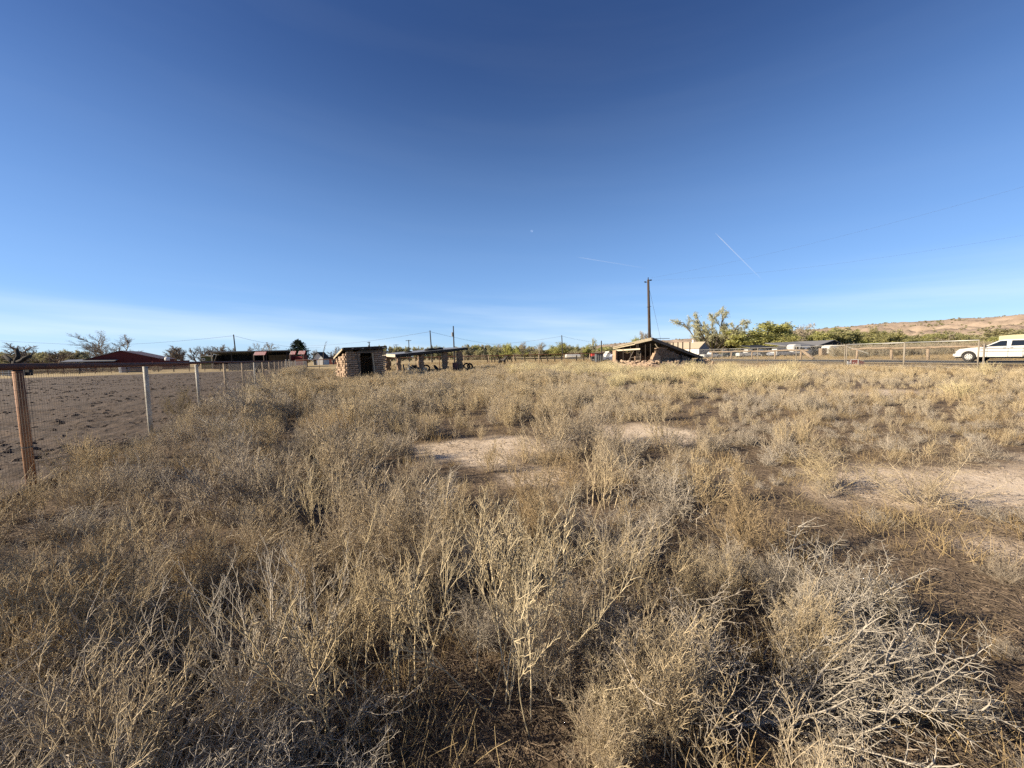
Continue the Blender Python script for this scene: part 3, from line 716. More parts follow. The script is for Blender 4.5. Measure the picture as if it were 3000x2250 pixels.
def hut():
    ROT = R(35); Lx, Ly = 2.72, 2.9
    c = at_(1014, 27.6)
    t = thing('adobe_hut', 'small adobe brick hut with flat tar roof and dark open doorway', 'hut', (c.x, c.y, 0), ROT)
    ch = .155; zt = lambda y: 2.02 - .16 * y                         # wall top falls to the back
    dx0, dx1 = .98, 1.86
    # mud core behind the bricks (front in two pieces beside the door, left, right, back)
    core = MB()
    core.box((dx0 / 2 + .06, .16, 1.0), (dx0 - .16, .16, 2.0)); core.box(((dx1 + Lx) / 2 - .04, .16, 1.0), (Lx - dx1 - .2, .16, 2.0))
    core.box((.16, Ly / 2, .75), (.16, Ly - .3, 1.5)); core.box((Lx - .16, Ly / 2, .75), (.16, Ly - .3, 1.5)); core.box((Lx / 2, Ly - .2, .84), (Lx - .34, .16, 1.68)); core.box((.17, 1.2, .9), (.14, 1.9, 1.85)); core.box((Lx - .17, 1.2, .9), (.14, 1.9, 1.85))
    core.build('mortar_core', M_mortar, t)
    for k in range(13):
        z = .05 + ch * (k + .5)
        off = .0 if k % 2 else -.2
        x = off
        while x < Lx:                                                  # front courses
            x0, x1 = max(x, 0), min(x + .4, Lx)
            segs_ = []
            if x1 <= dx0 or x0 >= dx1: segs_.append((x0, x1))
            else:
                if x0 < dx0 - .08: segs_.append((x0, dx0))
                if x1 > dx1 + .08: segs_.append((dx1, x1))
            for a, b in segs_:
                if b - a > .09 and z < zt(0): put_brick(t, (a + b) / 2 + rng.gauss(0, .008), .13 + rng.gauss(0, .012), z, 0, (b - a - .012) / .4)
            x += .4
        y = .26 if k % 2 else .06                                      # left courses, ends pushed out unevenly as they erode
        while y < Ly - .1:
            if z < zt(y + .2):
                o = put_brick(t, .10 - abs(rng.gauss(.0, .06)), y + .2, z, R(90) + rng.gauss(0, .07), 1.0); o.scale = (1.0, 1.1, 1.28)
            y += .4
        for y in (.35, .75, 1.15, 1.55, 1.95, 2.35):                   # right courses
            if z < zt(y + .2): put_brick(t, Lx - .12 + rng.gauss(.02, .04), y, z, R(90) + rng.gauss(0, .04), .97)
    # an eroded end column at the right front corner
    for k in range(6, 13): put_brick(t, Lx + rng.uniform(-.12, .06), .12, .05 + ch * (k + .5), 0, .8)
    MB().bar((dx0 - .02, -.03, .02), (dx0 - .20, -.03, 2.0), .09, .07).build('door_jamb', M_oldwood, t)
    MB().bar((dx1 + .12, -.03, .02), (dx1 - .02, -.03, 2.0), .09, .06).build('door_jamb', M_palewood, t)
    MB().box(((dx0 + dx1) / 2 - .06, -.02, 2.0), (1.2, .16, .11)).build('lintel', M_oldwood, t)
    # roof
    def rz_(y): return 2.24 - .19 * y
    r = MB(); x0, x1, y0, y1 = -.22, Lx + .12, -.28, Ly + .25
    r.add([(x0, y0, rz_(y0)), (x1, y0, rz_(y0) + .10), (x1, y1, rz_(y1)), (x0, y1, rz_(y1)), (x0, y0, rz_(y0) + .05), (x1, y0, rz_(y0) + .16), (x1, y1, rz_(y1) + .05), (x0, y1, rz_(y1) + .05)],
          [(3, 2, 1, 0), (4, 5, 6, 7), (0, 1, 5, 4), (1, 2, 6, 5), (2, 3, 7, 6), (3, 0, 4, 7)])
    roof = r.build('roof', M_tar, t)
    f = MB(); f.bar((x0, y0 - .02, rz_(y0) - .06), (x1, y0 - .02, rz_(y0) + .05), .03, .16); f.build('fascia', M_darkwood, roof)
    s = MB(); s.bar((x0 - .018, y0 + .2, rz_(y0) - .06), (x0 - .018, y1, rz_(y1) - .03), .03, .13); s.build('fascia', M_palewood, roof)
    for k, x in enumerate((.35, 1.0, 1.65, 2.3)):
        MB().bar((x, y0 - .06, rz_(y0) - .05 + .03 * x), (x, y1 - .1, rz_(y1) - .05), .07, .09).build('rafter', M_oldwood, roof)
    for x in (.42, 1.12): MB().box((x, y0 - .042, rz_(y0) - .02), (.1, .012, .06)).build('torn_patch', M_creampaint, roof)
    MB().box((Lx - .1, y0 - .045, rz_(y0) + .03), (.24, .012, .06)).build('torn_patch', M_creampaint, roof)
    d = MB(); d.box((.28, .12, 2.08), (.5, .1, .14)); d.box((Lx - .5, .12, 2.1), (.9, .1, .16)); d.box((1.5, .12, 2.12), (1.2, .08, .1)); d.build('wall_plate', M_oldwood, t)
    return t
hut()

M_ruinboard = mat('weathered_fascia', (.36, .31, .22), (.25, .21, .15), 7, .9, .3, 30)
M_adobe_shade = mat('shade_dark_adobe', (.3, .21, .14), (.2, .14, .095), 7, .95, .5, 30, rnd=.22)  # adobe darkened to paint in shade on shed pillars and ruin wall
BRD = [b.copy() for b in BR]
for b_ in BRD: b_.materials.clear(); b_.materials.append(M_adobe_shade)
# ================================================================== OPEN ADOBE SHED
def shed():
    ROT = R(35)
    c = at_(1160, 38.0)
    t = thing('open_shed', 'open adobe pillar shed with a long tilted dark roof', 'shed', (c.x, c.y, 0), ROT)
    Lx, Ly = 7.9, 4.3
    def rz_(x, y): return 1.72 + .078 * x + .03 * y
    r = MB(); th = .07
    P = [(-.1, -.2), (Lx, -.2), (Lx - .1, Ly), (-.1, Ly)]
    v = [(x, y, rz_(x, y) + .12) for x, y in P] + [(x, y, rz_(x, y) + .12 + th) for x, y in P]
    r.add(v, [(3, 2, 1, 0), (4, 5, 6, 7), (0, 1, 5, 4), (1, 2, 6, 5), (2, 3, 7, 6), (3, 0, 4, 7)])
    roof = r.build('roof', M_tinroof, t)
    MB().bar((-.1, -.225, rz_(-.1, -.2) + .06), (Lx, -.225, rz_(Lx, -.2) + .06), .04, .25).build('fascia', M_tar, roof)
    MB().bar((-.125, -.2, rz_(-.1, -.2) + .04), (-.125, Ly, rz_(-.1, Ly) + .04), .04, .26).build('fascia', M_creampaint, roof)
    for k in range(10):
        x = .4 + k * .78
        MB().bar((x, -.3, rz_(x, -.3) + .03), (x, Ly - .1, rz_(x, Ly) + .03), .06, .12).build('rafter', M_oldwood, roof)
    MB().bar((.2, .25, rz_(.2, .2) - .09), (Lx - .35, .25, rz_(Lx, .2) - .09), .14, .12).build('beam', M_darkwood, t)
    MB().bar((.2, Ly - .35, rz_(.2, Ly) - .09), (Lx - .35, Ly - .35, rz_(Lx, Ly) - .09), .14, .12).build('beam', M_darkwood, t)
    for (x, y, wd) in ((.35, .25, .4), (2.75, .25, .42), (5.35, .25, .55), (7.1, .25, .6), (.4, Ly - .4, .55), (4.0, Ly - .4, .45)):
        p = MB(); h = rz_(x, y) - .16; k = 0; z = 0
        pil = MB().box((x, y, h / 2), (wd * .7, .3, h)).build('pillar', M_mortar, t)
        while z < h - .04:
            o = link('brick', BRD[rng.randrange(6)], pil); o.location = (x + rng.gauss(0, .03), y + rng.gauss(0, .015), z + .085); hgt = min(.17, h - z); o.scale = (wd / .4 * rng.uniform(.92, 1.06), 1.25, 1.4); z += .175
        if y < 1: MB().bar((x - wd / 2 - .07, y - .16, .0), (x - wd / 2 - .05 - .12, y - .16, h * .95), .05, .05).build('prop_board', M_palewood, t)
    # poles and rails at the back
    MB().bar((1.0, Ly - .2, .75), (1.9, Ly - .25, 1.3), .06, .08).build('brace', M_palewood, t)
    for (x, y, h, m) in ((1.15, -.35, 1.0, M_galv), (1.5, Ly - .3, 1.5, M_rust), (6.4, Ly - .3, 1.6, M_rust)):
        MB().tube([(x, y, -.1), (x + .03, y, h)], .04, 7).build('pole', m, t)
    return c, ROT, rz_
shc, shr, shz = shed()
def sh_w(x, y, z=0.0):
    p = Matrix.Rotation(shr, 3, 'Z') @ Vector((x, y, 0)); return Vector((shc.x + p.x, shc.y + p.y, z))
def torus_tyre(name, loc, rot, label, R0=.34, r0=.11, m=M_tyre, group=None):
    mb = MB(); n = 20; k = 8; vs = []; fs = []
    for i in range(n):
        a = 2 * math.pi * i / n
        for j in range(k):
            b = 2 * math.pi * j / k; q = R0 + r0 * .8 * math.cos(b); vs.append((q * math.cos(a), q * math.sin(a), r0 * math.sin(b)))
    for i in range(n):
        for j in range(k): fs.append((i * k + j, ((i + 1) % n) * k + j, ((i + 1) % n) * k + (j + 1) % k, i * k + (j + 1) % k))
    o = mb.add(vs, fs).build(name, m, None, True, label=label, cat='tyre', group=group); o.location = loc; o.rotation_euler = rot; return o
tp = sh_w(3.9, .9); torus_tyre('old_tyre', (tp.x, tp.y, shz(3.9, .9) + .29), (0.0, -.07, 0), 'black tyre lying on the shed roof, left of two', .42, .13, group='tyres on the shed roof')
tp = sh_w(4.95, .9); torus_tyre('old_tyre', (tp.x, tp.y, shz(4.95, .9) + .29), (0.0, -.07, 0), 'black tyre lying on the shed roof, right of two', .42, .12, group='tyres on the shed roof')
tp = sh_w(1.7, 1.2); torus_tyre('old_tyre', (tp.x, tp.y, shz(1.7, 1.2) + .24), (0, -.07, 0), 'small black tyre low on the shed roof near its pale end', .3, .08)
for i, (x, y, z, rx, lb) in enumerate(((3.6, 1.2, .36, 1.4, 'black tyre leaning under the shed beside a pillar'), (8.3, .9, .4, 1.45, 'black tyre standing at the right end of the shed'), (8.9, 1.2, .38, 1.3, 'black tyre half hidden in weeds right of the shed'), (2.2, .8, .34, 1.2, 'tyre leaning among boards under the shed'), (4.5, .6, .36, .9, 'tyre tilted over behind the middle shed pillar'))):
    p = sh_w(x, y, z); torus_tyre('old_tyre', p, (rx, 0, .4 * i), lb)
def barrel(loc, label):
    mb = MB(); prof = [(0, .28), (.03, .3), (.28, .29), (.3, .305), (.32, .29), (.57, .29), (.59, .305), (.61, .29), (.87, .3), (.9, .28)]
    mb.tube([(0, 0, z) for z, r in prof], [r for z, r in prof], 18)
    return mb.build('steel_barrel', M_barrel, None, True, loc=loc, label=label, cat='barrel')
barrel(sh_w(6.25, -.35), 'rusty brown barrel standing between the right shed pillars')
def junk():
    p = sh_w(2.0, -.1); t = thing('board_pile', 'grey boards leaning on each other at the left of the shed', 'boards', p, shr)
    for i in range(7):
        x = rng.uniform(-1.4, .6); MB().bar((x, rng.uniform(-.2, .2), 0), (x + rng.uniform(-.3, .3), .5, rng.uniform(.5, .95)), .14, .025).build('board', M_oldwood, t)
    p = sh_w(2.9, .2); t = thing('wooden_crate', 'pale wooden box under the shed roof', 'crate', p, shr + .3)
    MB().box((0, 0, .25), (.5, .4, .5)).build('crate_body', M_palewood, t)
    for z in (.1, .4): MB().box((0, -.215, z), (.53, .025, .09)).build('slat', M_creampaint, t)
    p = sh_w(2.3, 1.6); t = thing('scrap_heap', 'dark scrap heap and hose in the shed shade', 'scrap', p, shr)
    for i in range(9):
        o = link('scrap_piece', lump(60 + i, M_darkblock if i % 2 else M_greymetal, 'scrap_piece', 1), t); o.location = (rng.uniform(-.8, 1.2), rng.uniform(-.4, .4), .2 + .2 * rng.random()); o.scale = (rng.uniform(.3, .7),) * 3
    ring = MB(); ring.tube([(math.cos(a) * .35, -.3, .38 + math.sin(a) * .36) for a in np.linspace(0, 2 * math.pi, 18)], .03, 6); ring.build('hose', M_bluegrey, t)
junk()

# ================================================================== RUINED ADOBE HOUSE
def ruin():
    ROT = R(27); c = at_(1910, 40.0)
    t = thing('ruined_house', 'collapsed adobe house with brick wall stub and caved in roof', 'ruin', (c.x, c.y, 0), ROT)
    # roof surface: near corner highest, back lower, right end down on the rubble
    A, B_, C_, D_ = Vector((0, 0, 2.95)), Vector((7.7, -.1, .78)), Vector((7.9, 5.4, .55)), Vector((-.2, 5.5, 2.2))
    r = MB(); up = Vector((0, 0, .09))
    r.add([A, B_, C_, D_, A + up, B_ + up, C_ + up, D_ + up], [(3, 2, 1, 0), (4, 5, 6, 7), (0, 1, 5, 4), (1, 2, 6, 5), (2, 3, 7, 6), (3, 0, 4, 7)])
    roof = r.build('roof', M_tar, t)
    off = Vector((-.02, -.03, 0))
    MB().bar(A + off + Vector((0, -.02, -.06)), B_ + off + Vector((0, 0, -.02)), .05, .3).build('fascia', M_oldwood, roof, label='dark fascia board sloping down to the rubble')
    E = A.lerp(D_, .42)
    MB().bar(A + Vector((-.05, 0, -.06)), E + Vector((-.05, 0, -.06)), .05, .30).build('fascia', M_ruinboard, roof, label='pale sunlit fascia board at the roof corner')
    MB().bar(E + Vector((-.05, 0, .0)), D_ + Vector((-.05, 0, .0)), .05, .15).build('fascia', M_ruinboard, roof)
    MB().bar(E + Vector((.02, 0, -.2)), D_ + Vector((.02, .1, -.15)), .05, .11).build('fascia', M_palewood, roof)
    for i in range(1, 8):
        f = i / 8; a = A.lerp(B_, f); b = D_.lerp(C_, f); MB().bar(a + Vector((0, .1, -.1)), b + Vector((0, -.1, -.1)), .07, .14).build('rafter', M_darkwood, roof)
    MB().bar((.0, 1.6, 1.9), (-.05, 5.3, 1.82), .1, .16).build('tie_beam', M_creampaint, t)
    # thin posts under the open west side and front
    for (x, y, h) in ((-.05, 4.9, 1.95), (-.05, 4.1, 2.1), (-.02, 3.0, 2.2), (.0, 2.1, 2.4), (.0, 1.9, 2.45), (.35, 1.2, 2.4), (.4, .55, 2.5), (.75, .05, 2.55), (1.6, .2, 2.3), (.9, 2.6, 2.1), (1.8, 3.3, 1.9)):
        MB().box((x, y, h / 2), (.075, .075, h), rng.uniform(-.1, .1)).build('post', M_darkwood, t)
    MB().bar((.7, -.1, 2.0), (.45, .0, 2.35), .1, .04).build('broken_board', M_palewood, t)
    # north (back) wall seen through the open west side, and its sunlit end pier
    def rough_wall(name, x0, x1, y, th, hf, m, nx=14, nz=8, par=t):
        vs = []; fs = []
        for side in (0, 1):
            for i in range(nx + 1):
                x = x0 + (x1 - x0) * i / nx; h = hf(x)
                for j in range(nz + 1):
                    z = h * j / nz
                    vs.append((x + rng.gauss(0, .02), y + (side - .5) * th * (1 - .25 * j / nz) + rng.gauss(0, .025), z + (rng.gauss(0, .03) if j == nz else 0)))
        w_ = (nz + 1); o = (nx + 1) * w_
        for i in range(nx):
            for j in range(nz):
                fs.append((i * w_ + j, (i + 1) * w_ + j, (i + 1) * w_ + j + 1, i * w_ + j + 1)); fs.append((o + i * w_ + j, o + i * w_ + j + 1, o + (i + 1) * w_ + j + 1, o + (i + 1) * w_ + j))
            fs.append((i * w_ + nz, (i + 1) * w_ + nz, o + (i + 1) * w_ + nz, o + i * w_ + nz))
        for j in range(nz):
            fs.append((j, j + 1, o + j + 1, o + j)); e = nx * w_; fs.append((e + j, o + e + j, o + e + j + 1, e + j + 1))
        return MB().add(vs, fs).build(name, m, par)
    rough_wall('back_wall', -.2, 6.5, 5.35, .32, lambda x: 1.75 - .12 * max(0, x) + .12 * math.sin(x * 3.1), M_mortar, 22)
    MB().box((-.3, 5.2, .92), (.22, .5, 1.84), .0, jit=.03).build('end_pier', M_plaster, t)
    rough_wall('inner_wall', 1.0, 6.0, 3.4, .25, lambda x: 1.35 + .15 * math.sin(x * 4.3) - .1 * x, M_mortar, 16)
    rough_wall('corner_stub', -.1, .95, -.05, .42, lambda x: .75 + .75 * math.sin(min(1, max(0, (x + .15) / .9)) * 2.6), M_plaster, 10)
    rough_wall('wall_core', 1.05, 5.6, .14, .16, lambda x: (1.95 if x < 1.9 else 1.75 - .27 * (x - 1.9)) - .08, M_mortar, 18)
    for k in range(14):                                                # bricks of the south wall
        z = .14 * (k + .5); x = .75 if k % 2 else .95
        x += .12 * math.sin(k * 2.2)
        while x < 5.8:
            top = 2.0 if x < 1.9 else 1.8 - .27 * (x - 1.9)
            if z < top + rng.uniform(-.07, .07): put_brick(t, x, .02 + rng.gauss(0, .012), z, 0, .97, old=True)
            x += .4
    MB().bar((.75, -.05, 1.98), (2.1, -.02, 1.9), .3, .06).build('wall_cap', M_plaster, t)
    # rubble around the foot
    mound = MB(); vs = []; fs = []
    nx, ny = 34, 16
    for i in range(nx + 1):
        for j in range(ny + 1):
            x = -2.2 + 11.2 * i / nx; y = -2.3 + 8.6 * j / ny
            e = math.exp(-((y + .35) / .85) ** 2) * (1 if x > -.8 else math.exp(-((x + .8) / .7) ** 2)) * (1 if x < 7 else math.exp(-((x - 7) / .9) ** 2))
            e2 = math.exp(-((x + .55) / .65) ** 2) * math.exp(-max(0, (y - 5.4)) ** 2) * math.exp(-(max(0, -.5 - y)) ** 2)
            inside = .25 * math.exp(-((x - 3) / 3.5) ** 2 - ((y - 2.5) / 2) ** 2)
            h = .62 * max(e, e2 * .95) + inside
            h *= .8 + .5 * fbm(x + 50, y, 1.1, 3., 3)
            edge = min(i, nx - i, j, ny - j); vs.append((x, y, h if edge > 0 else -.1))
    for i in range(nx):
        for j in range(ny): fs.append((i * (ny + 1) + j, (i + 1) * (ny + 1) + j, (i + 1) * (ny + 1) + j + 1, i * (ny + 1) + j + 1))
    mound.add(vs, fs)
    rt = thing('rubble_heap', 'heap of fallen adobe lumps along the foot of the ruin', 'rubble', (c.x, c.y, 0), ROT)
    mound.build('rubble_mound', M_stone, rt, True)
    LM = [lump(i, M_stone, 'adobe_lump', 1, .5) for i in range(7)]
    n = 0
    while n < 250:
        if rng.random() < .55: x, y = rng.uniform(-1.6, 8.4), rng.gauss(-.6, .55)
        else: x, y = rng.gauss(-.8, .5), rng.uniform(-1.0, 5.6)
        if x > .2 and y > .0: continue
        e = math.exp(-((y + .35) / .85) ** 2) if x > -.8 else 0; e2 = math.exp(-((x + .55) / .65) ** 2) * math.exp(-max(0, (y - 5.4)) ** 2)
        o = link('adobe_lump', LM[rng.randrange(7)], rt); s = rng.uniform(.14, .42) * (1 if n % 7 else 1.35)
        o.location = (x, y, .54 * max(e, e2) + s * .12); o.scale = (s * rng.uniform(.8, 1.5), s * rng.uniform(.8, 1.3), s); o.rotation_euler = (rng.gauss(0, .4), rng.gauss(0, .4), rng.uniform(0, 6.28)); n += 1
    for a, b in (((-.9, .3, .3), (.5, -.6, .75)), ((1.2, -.9, .2), (2.9, -.35, .8)), ((3.4, -.75, .25), (4.3, -.1, 1.25)), ((-.5, 3.9, .3), (-1.5, 2.6, .55)), ((4.8, -1.0, .2), (6.4, -.6, .6))):
        MB().bar(a, b, .13, .06).build('broken_timber', M_darkwood if a[0] > 0 else M_oldwood, rt)
    # ladder leaning at the open side
    M = Matrix.Rotation(ROT, 3, 'Z')
    def W(x, y, z): return tuple(Vector((c.x, c.y, 0)) + M @ Vector((x, y, z)))
    lt = thing('wooden_ladder', 'grey wooden ladder leaning inside the ruin', 'ladder', (c.x, c.y, 0), ROT)
    a0, a1, b0, b1 = Vector((-.75, 2.75, .35)), Vector((.1, 2.65, 1.75)), Vector((-.1, 1.5, .55)), Vector((.35, 1.9, 1.7))
    MB().bar(a0, a1, .07, .05).build('ladder_rail', M_oldwood, lt); MB().bar(b0, b1, .07, .05).build('ladder_rail', M_oldwood, lt)
    for f in (.15, .45): MB().bar(a0.lerp(a1, f), b0.lerp(b1, f), .05, .05).build('rung', M_oldwood, lt)
    # debris at the low end
    dt = thing('broken_planks', 'dark broken planks sticking up at the low right end of the roof', 'planks', (c.x, c.y, 0), ROT)
    for a, b in (((6.4, .6, .7), (7.6, .2, 1.15)), ((6.9, .1, .55), (8.6, .5, .95)), ((7.1, .9, .4), (7.5, 1.2, 1.2)), ((5.6, -.3, .2), (7.9, -.5, .35))):
        MB().bar(a, b, .16, .05).build('plank', M_darkwood, dt)
    for (px, top, lb) in ((1956, 1004, 'dark upright post behind the ruin roof, first from the left of five'), (1972, 1003, 'dark upright post behind the ruin roof, second of five'), (1986, 1002, 'dark upright post behind the ruin roof, middle of five'), (2000, 1002, 'dark upright post behind the ruin roof, fourth of five'), (2021, 1002, 'dark upright post behind the ruin roof, rightmost of five')):
        Y = 47.5; p = at_(px, Y); z = zat(px, top, Y)
        MB().tube([(p.x, p.y, -.3), (p.x, p.y, z)], .07, 8).build('wooden_post', M_darkwood, None, label=lb, cat='post', group='posts behind the ruin')
    p = at_(1920, 46.5); MB().bar((p.x, p.y, zat(1905, 992, 46.5)), (p.x + 1.7, p.y, zat(1940, 992, 46.5)), .06, .06).build('loose_pole', M_darkwood, None, label='thin dark pole lying level behind the roof peak', cat='pole')
ruin()

# ================================================================== POWER POLES AND WIRES
def sag(a, b, s, n=16):
    a, b = Vector(a), Vector(b); return [a.lerp(b, i / n) - Vector((0, 0, s * 4 * (i / n) * (1 - i / n))) for i in range(n + 1)]
def pole_big():
    Y = 45.5; p = at_(1905, Y); z = zat(1899, 819, Y)
    t = thing('power_pole', 'tall dark wooden power pole rising behind the ruin', 'power pole', (p.x, p.y, 0))
    dx = V(1899, 819, Y).x - p.x
    MB().tube([(0, 0, -.5), (dx * .5, 0, z / 2), (dx, 0, z)], [.19, .16, .125], 12).build('pole_shaft', M_pole, t, True)
    MB().tube([(dx, 0, z), (dx, 0, z + .16), (dx, 0, z + .24)], [.03, .06, .05], 8).build('insulator', M_darkblock, t)
    for s, dz in ((-1, -.28), (1, -.08)):
        MB().bar((dx, 0, z + dz - .02), (dx + s * .28, .05, z + dz), .05, .05).build('bracket', M_darkblock, t)
        MB().tube([(dx + s * .2, .05, z + dz), (dx + s * .34, .05, z + dz + .02), (dx + s * .44, .05, z + dz + .03)], [.05, .09, .04], 8).build('insulator', M_darkblock, t)
    MB().bar((dx * .7 - .25, -.1, z * .68), (dx * .7 + .25, -.1, z * .69), .04, .04).build('crosspiece', M_darkblock, t)
    top = Vector((p.x + dx, p.y, z))
    q = V(1944, 995, Y + 1); MB().tube([top - Vector((0, 0, .5)), (q.x + .6, q.y + .5, -.2)], .012, 5).build('guy_wire', M_farpole, None, label='guy wire slanting down from the tall pole to the right', cat='wire')
    for (px, py, Yn, s, dz, lb) in ((3120, 512, 26, .5, .2, 'upper faint power line rising to the right edge'), (3120, 668, 26, .6, -.1, 'lower faint power line rising to the right edge')):
        MB().tube(sag(top + Vector((.4, 0, dz)), V(px, py, Yn), s), .0034, 4).build('power_line', M_farpole, None, label=lb, cat='power line')
    return top
BIGTOP = pole_big()
far_tops = {}
def far_pole(px, top, Y, r, label, arm=None, bend=0, box=False):
    p = at_(px, Y); z = zat(px, top, Y); t = thing('power_pole', label, 'power pole', (p.x, p.y, 0), 0, 'far power poles')
    MB().tube([(0, 0, -.5), (bend / 2, 0, z / 2), (bend, 0, z)], [r * 1.2, r, r * .8], 8).build('pole_shaft', M_farpole, t)
    if arm: MB().box((bend, -.2, z - .25), (arm, .15, .18)).build('crossarm', M_farpole, t)
    if box: MB().tube([(bend - .3, 0, z * .72), (bend - .3, 0, z * .83)], .22, 8).build('transformer', M_tinroof, t)
    far_tops[px] = Vector((p.x + bend, p.y, z - .3)); return t
far_pole(694, 980, 105, .16, 'dark pole above the long shed at left, carrying one wire', bend=-.35)
far_pole(1088, 1001, 150, .22, 'leaning far pole right behind the hut roof', arm=1.2, bend=-.6, box=True)
far_pole(1162, 1009, 190, .18, 'short T shaped far pole, left of two', arm=2.6)
far_pole(1199.5, 996, 150, .18, 'taller T shaped far pole, right of two', arm=2.2)
far_pole(1266, 968, 105, .17, 'bare pole directly above the two roof tyres', bend=-.3)
far_pole(1331, 955, 95, .16, 'bare pole rising over the right end of the shed roof', box=True)
far_pole(1649, 982, 130, .17, 'far pole over the treeline left of the ruin', bend=-.3)
far_pole(1762, 998, 110, .18, 'short far pole left of the ruin roof')
for i, (a, b, s, lb) in enumerate(((far_tops[694], V(-60, 996, 100), .2, 'thin wire dipping left from the pole above the long shed'), (far_tops[694], V(940, 1018, 160), 1.2, 'thin wire sloping right from the pole above the long shed'), (far_tops[1266], V(900, 1013, 190), .9, 'thin wire running left behind the hut roof'), (far_tops[1266], V(1480, 1012, 170), .6, 'thin wire running right over the shed roof'), (far_tops[1649], V(1440, 1008, 160), .5, 'thin wire falling left from the treeline pole'), (far_tops[1649], V(1800, 1008, 160), .5, 'thin wire falling right from the treeline pole'))):
    if i == 0:
        mid = V(270, 1012, 100); pts = [a] + [V(694 + (270 - 694) * f, 983 + (1012 - 983) * (1 - (1 - f) ** 1.6), 105) for f in (.2, .4, .6, .8, 1)] + [V(100, 1004, 104), V(-60, 995, 104)]
        MB().tube(pts, .03, 4).build('power_line', M_farpole, None, label=lb, cat='power line')
    else: MB().tube(sag(a, b, s), .03, 4).build('power_line', M_farpole, None, label=lb, cat='power line')
yl = [V(2400, 976.5, 55), V(2580, 969.5, 50), V(2800, 961, 46), V(3080, 944, 42)]
MB().tube(yl, .012, 4).build('power_line', M_palewood, None, label='pale wire crossing low before the shrubby hillside', cat='power line')

# ================================================================== RIGHT CHAIN-LINK FENCE AND GATE
FXA, FXB = (26.6, 14.0), (26.9, 62.0)
def chain_fence():
    t = thing('chain_link_fence', 'grey chain link fence between the ruin and the gate', 'fence')
    pts = [on_line(px, FXA, FXB) for px in (2476, 2333, 2220, 2116, 2040)]
    H = [1.75, 1.75, 1.75, 1.75, 1.75]
    for i, p in enumerate(pts): MB().tube([(p.x, p.y, -.3), (p.x, p.y, 1.75)], .032, 8).build('post', M_gatepost, t, True)
    MB().tube([p + Vector((0, 0, 1.72)) for p in pts], .024, 6).build('top_rail', M_galv, t, True)
    segs = []
    a, b = pts[0], pts[-1]; d = (b - a); l = d.length; d.normalize(); s = 0
    while s < l:
        for sg in (1, -1):
            e = s + sg * 1.6; lo, hi = s, e; z0, z1 = .05, 1.68
            if e > l: z1 = .05 + (l - s) / 1.6 * 1.63; hi = l
            if e < 0: z1 = .05 + s / 1.6 * 1.63; hi = 0
            p, q = a + d * lo, a + d * hi; segs.append((p.x, p.y, z0, q.x, q.y, z1, .002, .002, 1))
        s += .09
    link('chain_mesh', seg_mesh('chain_mesh', segs, M_galv), t, kind='stuff')
chain_fence()
def gate(px0, px1, label, diag):
    a, b = on_line(px0, FXA, FXB), on_line(px1, FXA, FXB)
    t = thing('pipe_gate', label, 'gate')
    for p in (a, b): MB().tube([(p.x, p.y, -.3), (p.x, p.y, 1.78)], .034, 8).build('post', M_gatepost, t, True)
    MB().tube([a + Vector((0, 0, 1.76)), b + Vector((0, 0, 1.76))], .036, 8).build('top_rail', M_galv, t, True)
    MB().tube([a + Vector((0, 0, .2)), b + Vector((0, 0, .12))], .016, 6).build('bottom_rail', M_galv, t, True)
    segs = []; d = (b - a); l = d.length; d.normalize(); s = 0
    while s < l:
        for sg in (1, -1):
            e = s + sg * 1.5; z0, z1 = .2, 1.7; hi = e
            if e > l: z1 = .2 + (l - s); hi = l
            if e < 0: z1 = .2 + s; hi = 0
            p, q = a + d * s, a + d * hi; segs.append((p.x, p.y, z0, q.x, q.y, z1, .0018, .0018, 1))
        s += .09
    link('chain_mesh', seg_mesh('chain_mesh', segs, M_galv), t, kind='stuff')
    if diag: MB().tube([a + Vector((0, 0, 1.6)), a + d * 1.9 + Vector((0, 0, 1.05))], .02, 5).build('brace', M_galv, t); 
gate(2481, 2649, 'left leaf of the wire gate with shiny top rail, before the road', True)
gate(2651, 2868, 'right leaf of the wire gate with shiny top rail, beside the white truck', False)
ge = on_line(2879, FXA, FXB)
MB().tube([(ge.x + .1, ge.y, -.3), (ge.x + .1, ge.y, 1.55)], .04, 8).build('gate_latch_post', M_gatepost, None, label='short steel post right beside the gate end, before the truck door', cat='post')

# log rail fences beyond the road
LA, LB = (45.0, 38.5), (36.0, 67.0)
def log_fence(pxs, label, h=1.3, ends=None, seed=1, brace=False):
    t = thing('log_fence', label, 'fence'); r = random.Random(seed)
    ps = [on_line(px, LA, LB) for px in pxs]
    for p in ps:
        lx = r.uniform(-.05, .1); MB().tube([(p.x + lx, p.y, -.3), (p.x, p.y, h - .1)], r.uniform(.10, .14), 9).build('post', M_log, t, True)
    a, b = ps[0], ps[-1]; d = (b - a).normalized()
    pts = [a - d * 1.0] + ps + [b + d * (ends or .6)]
    for i in range(len(pts) - 1):
        p, q = pts[i] + Vector((0, 0, h + .07 * (i % 2))), pts[i + 1] + Vector((0, 0, h + .03))
        n = 5; MB().tube([p.lerp(q, k / n) + Vector((r.gauss(0, .02), 0, r.gauss(0, .02))) for k in range(n + 1)], [.125 + r.gauss(0, .01) for _ in range(n + 1)], 10).build('log_rail', M_log, t, True)
    if brace:
        MB().tube([ps[0] + Vector((0, -.2, h)), on_line(2383, LA, LB) + Vector((-.3, -.4, .15))], .2, 10).build('brace_log', M_log, t, True)
log_fence((2347, 2271, 2203, 2143, 2087), 'log rail fence behind the chain link with a slanting end brace', seed=3, brace=True)
log_fence((2835, 2719, 2612, 2512), 'log rail fence behind the gate and the truck nose', seed=5)

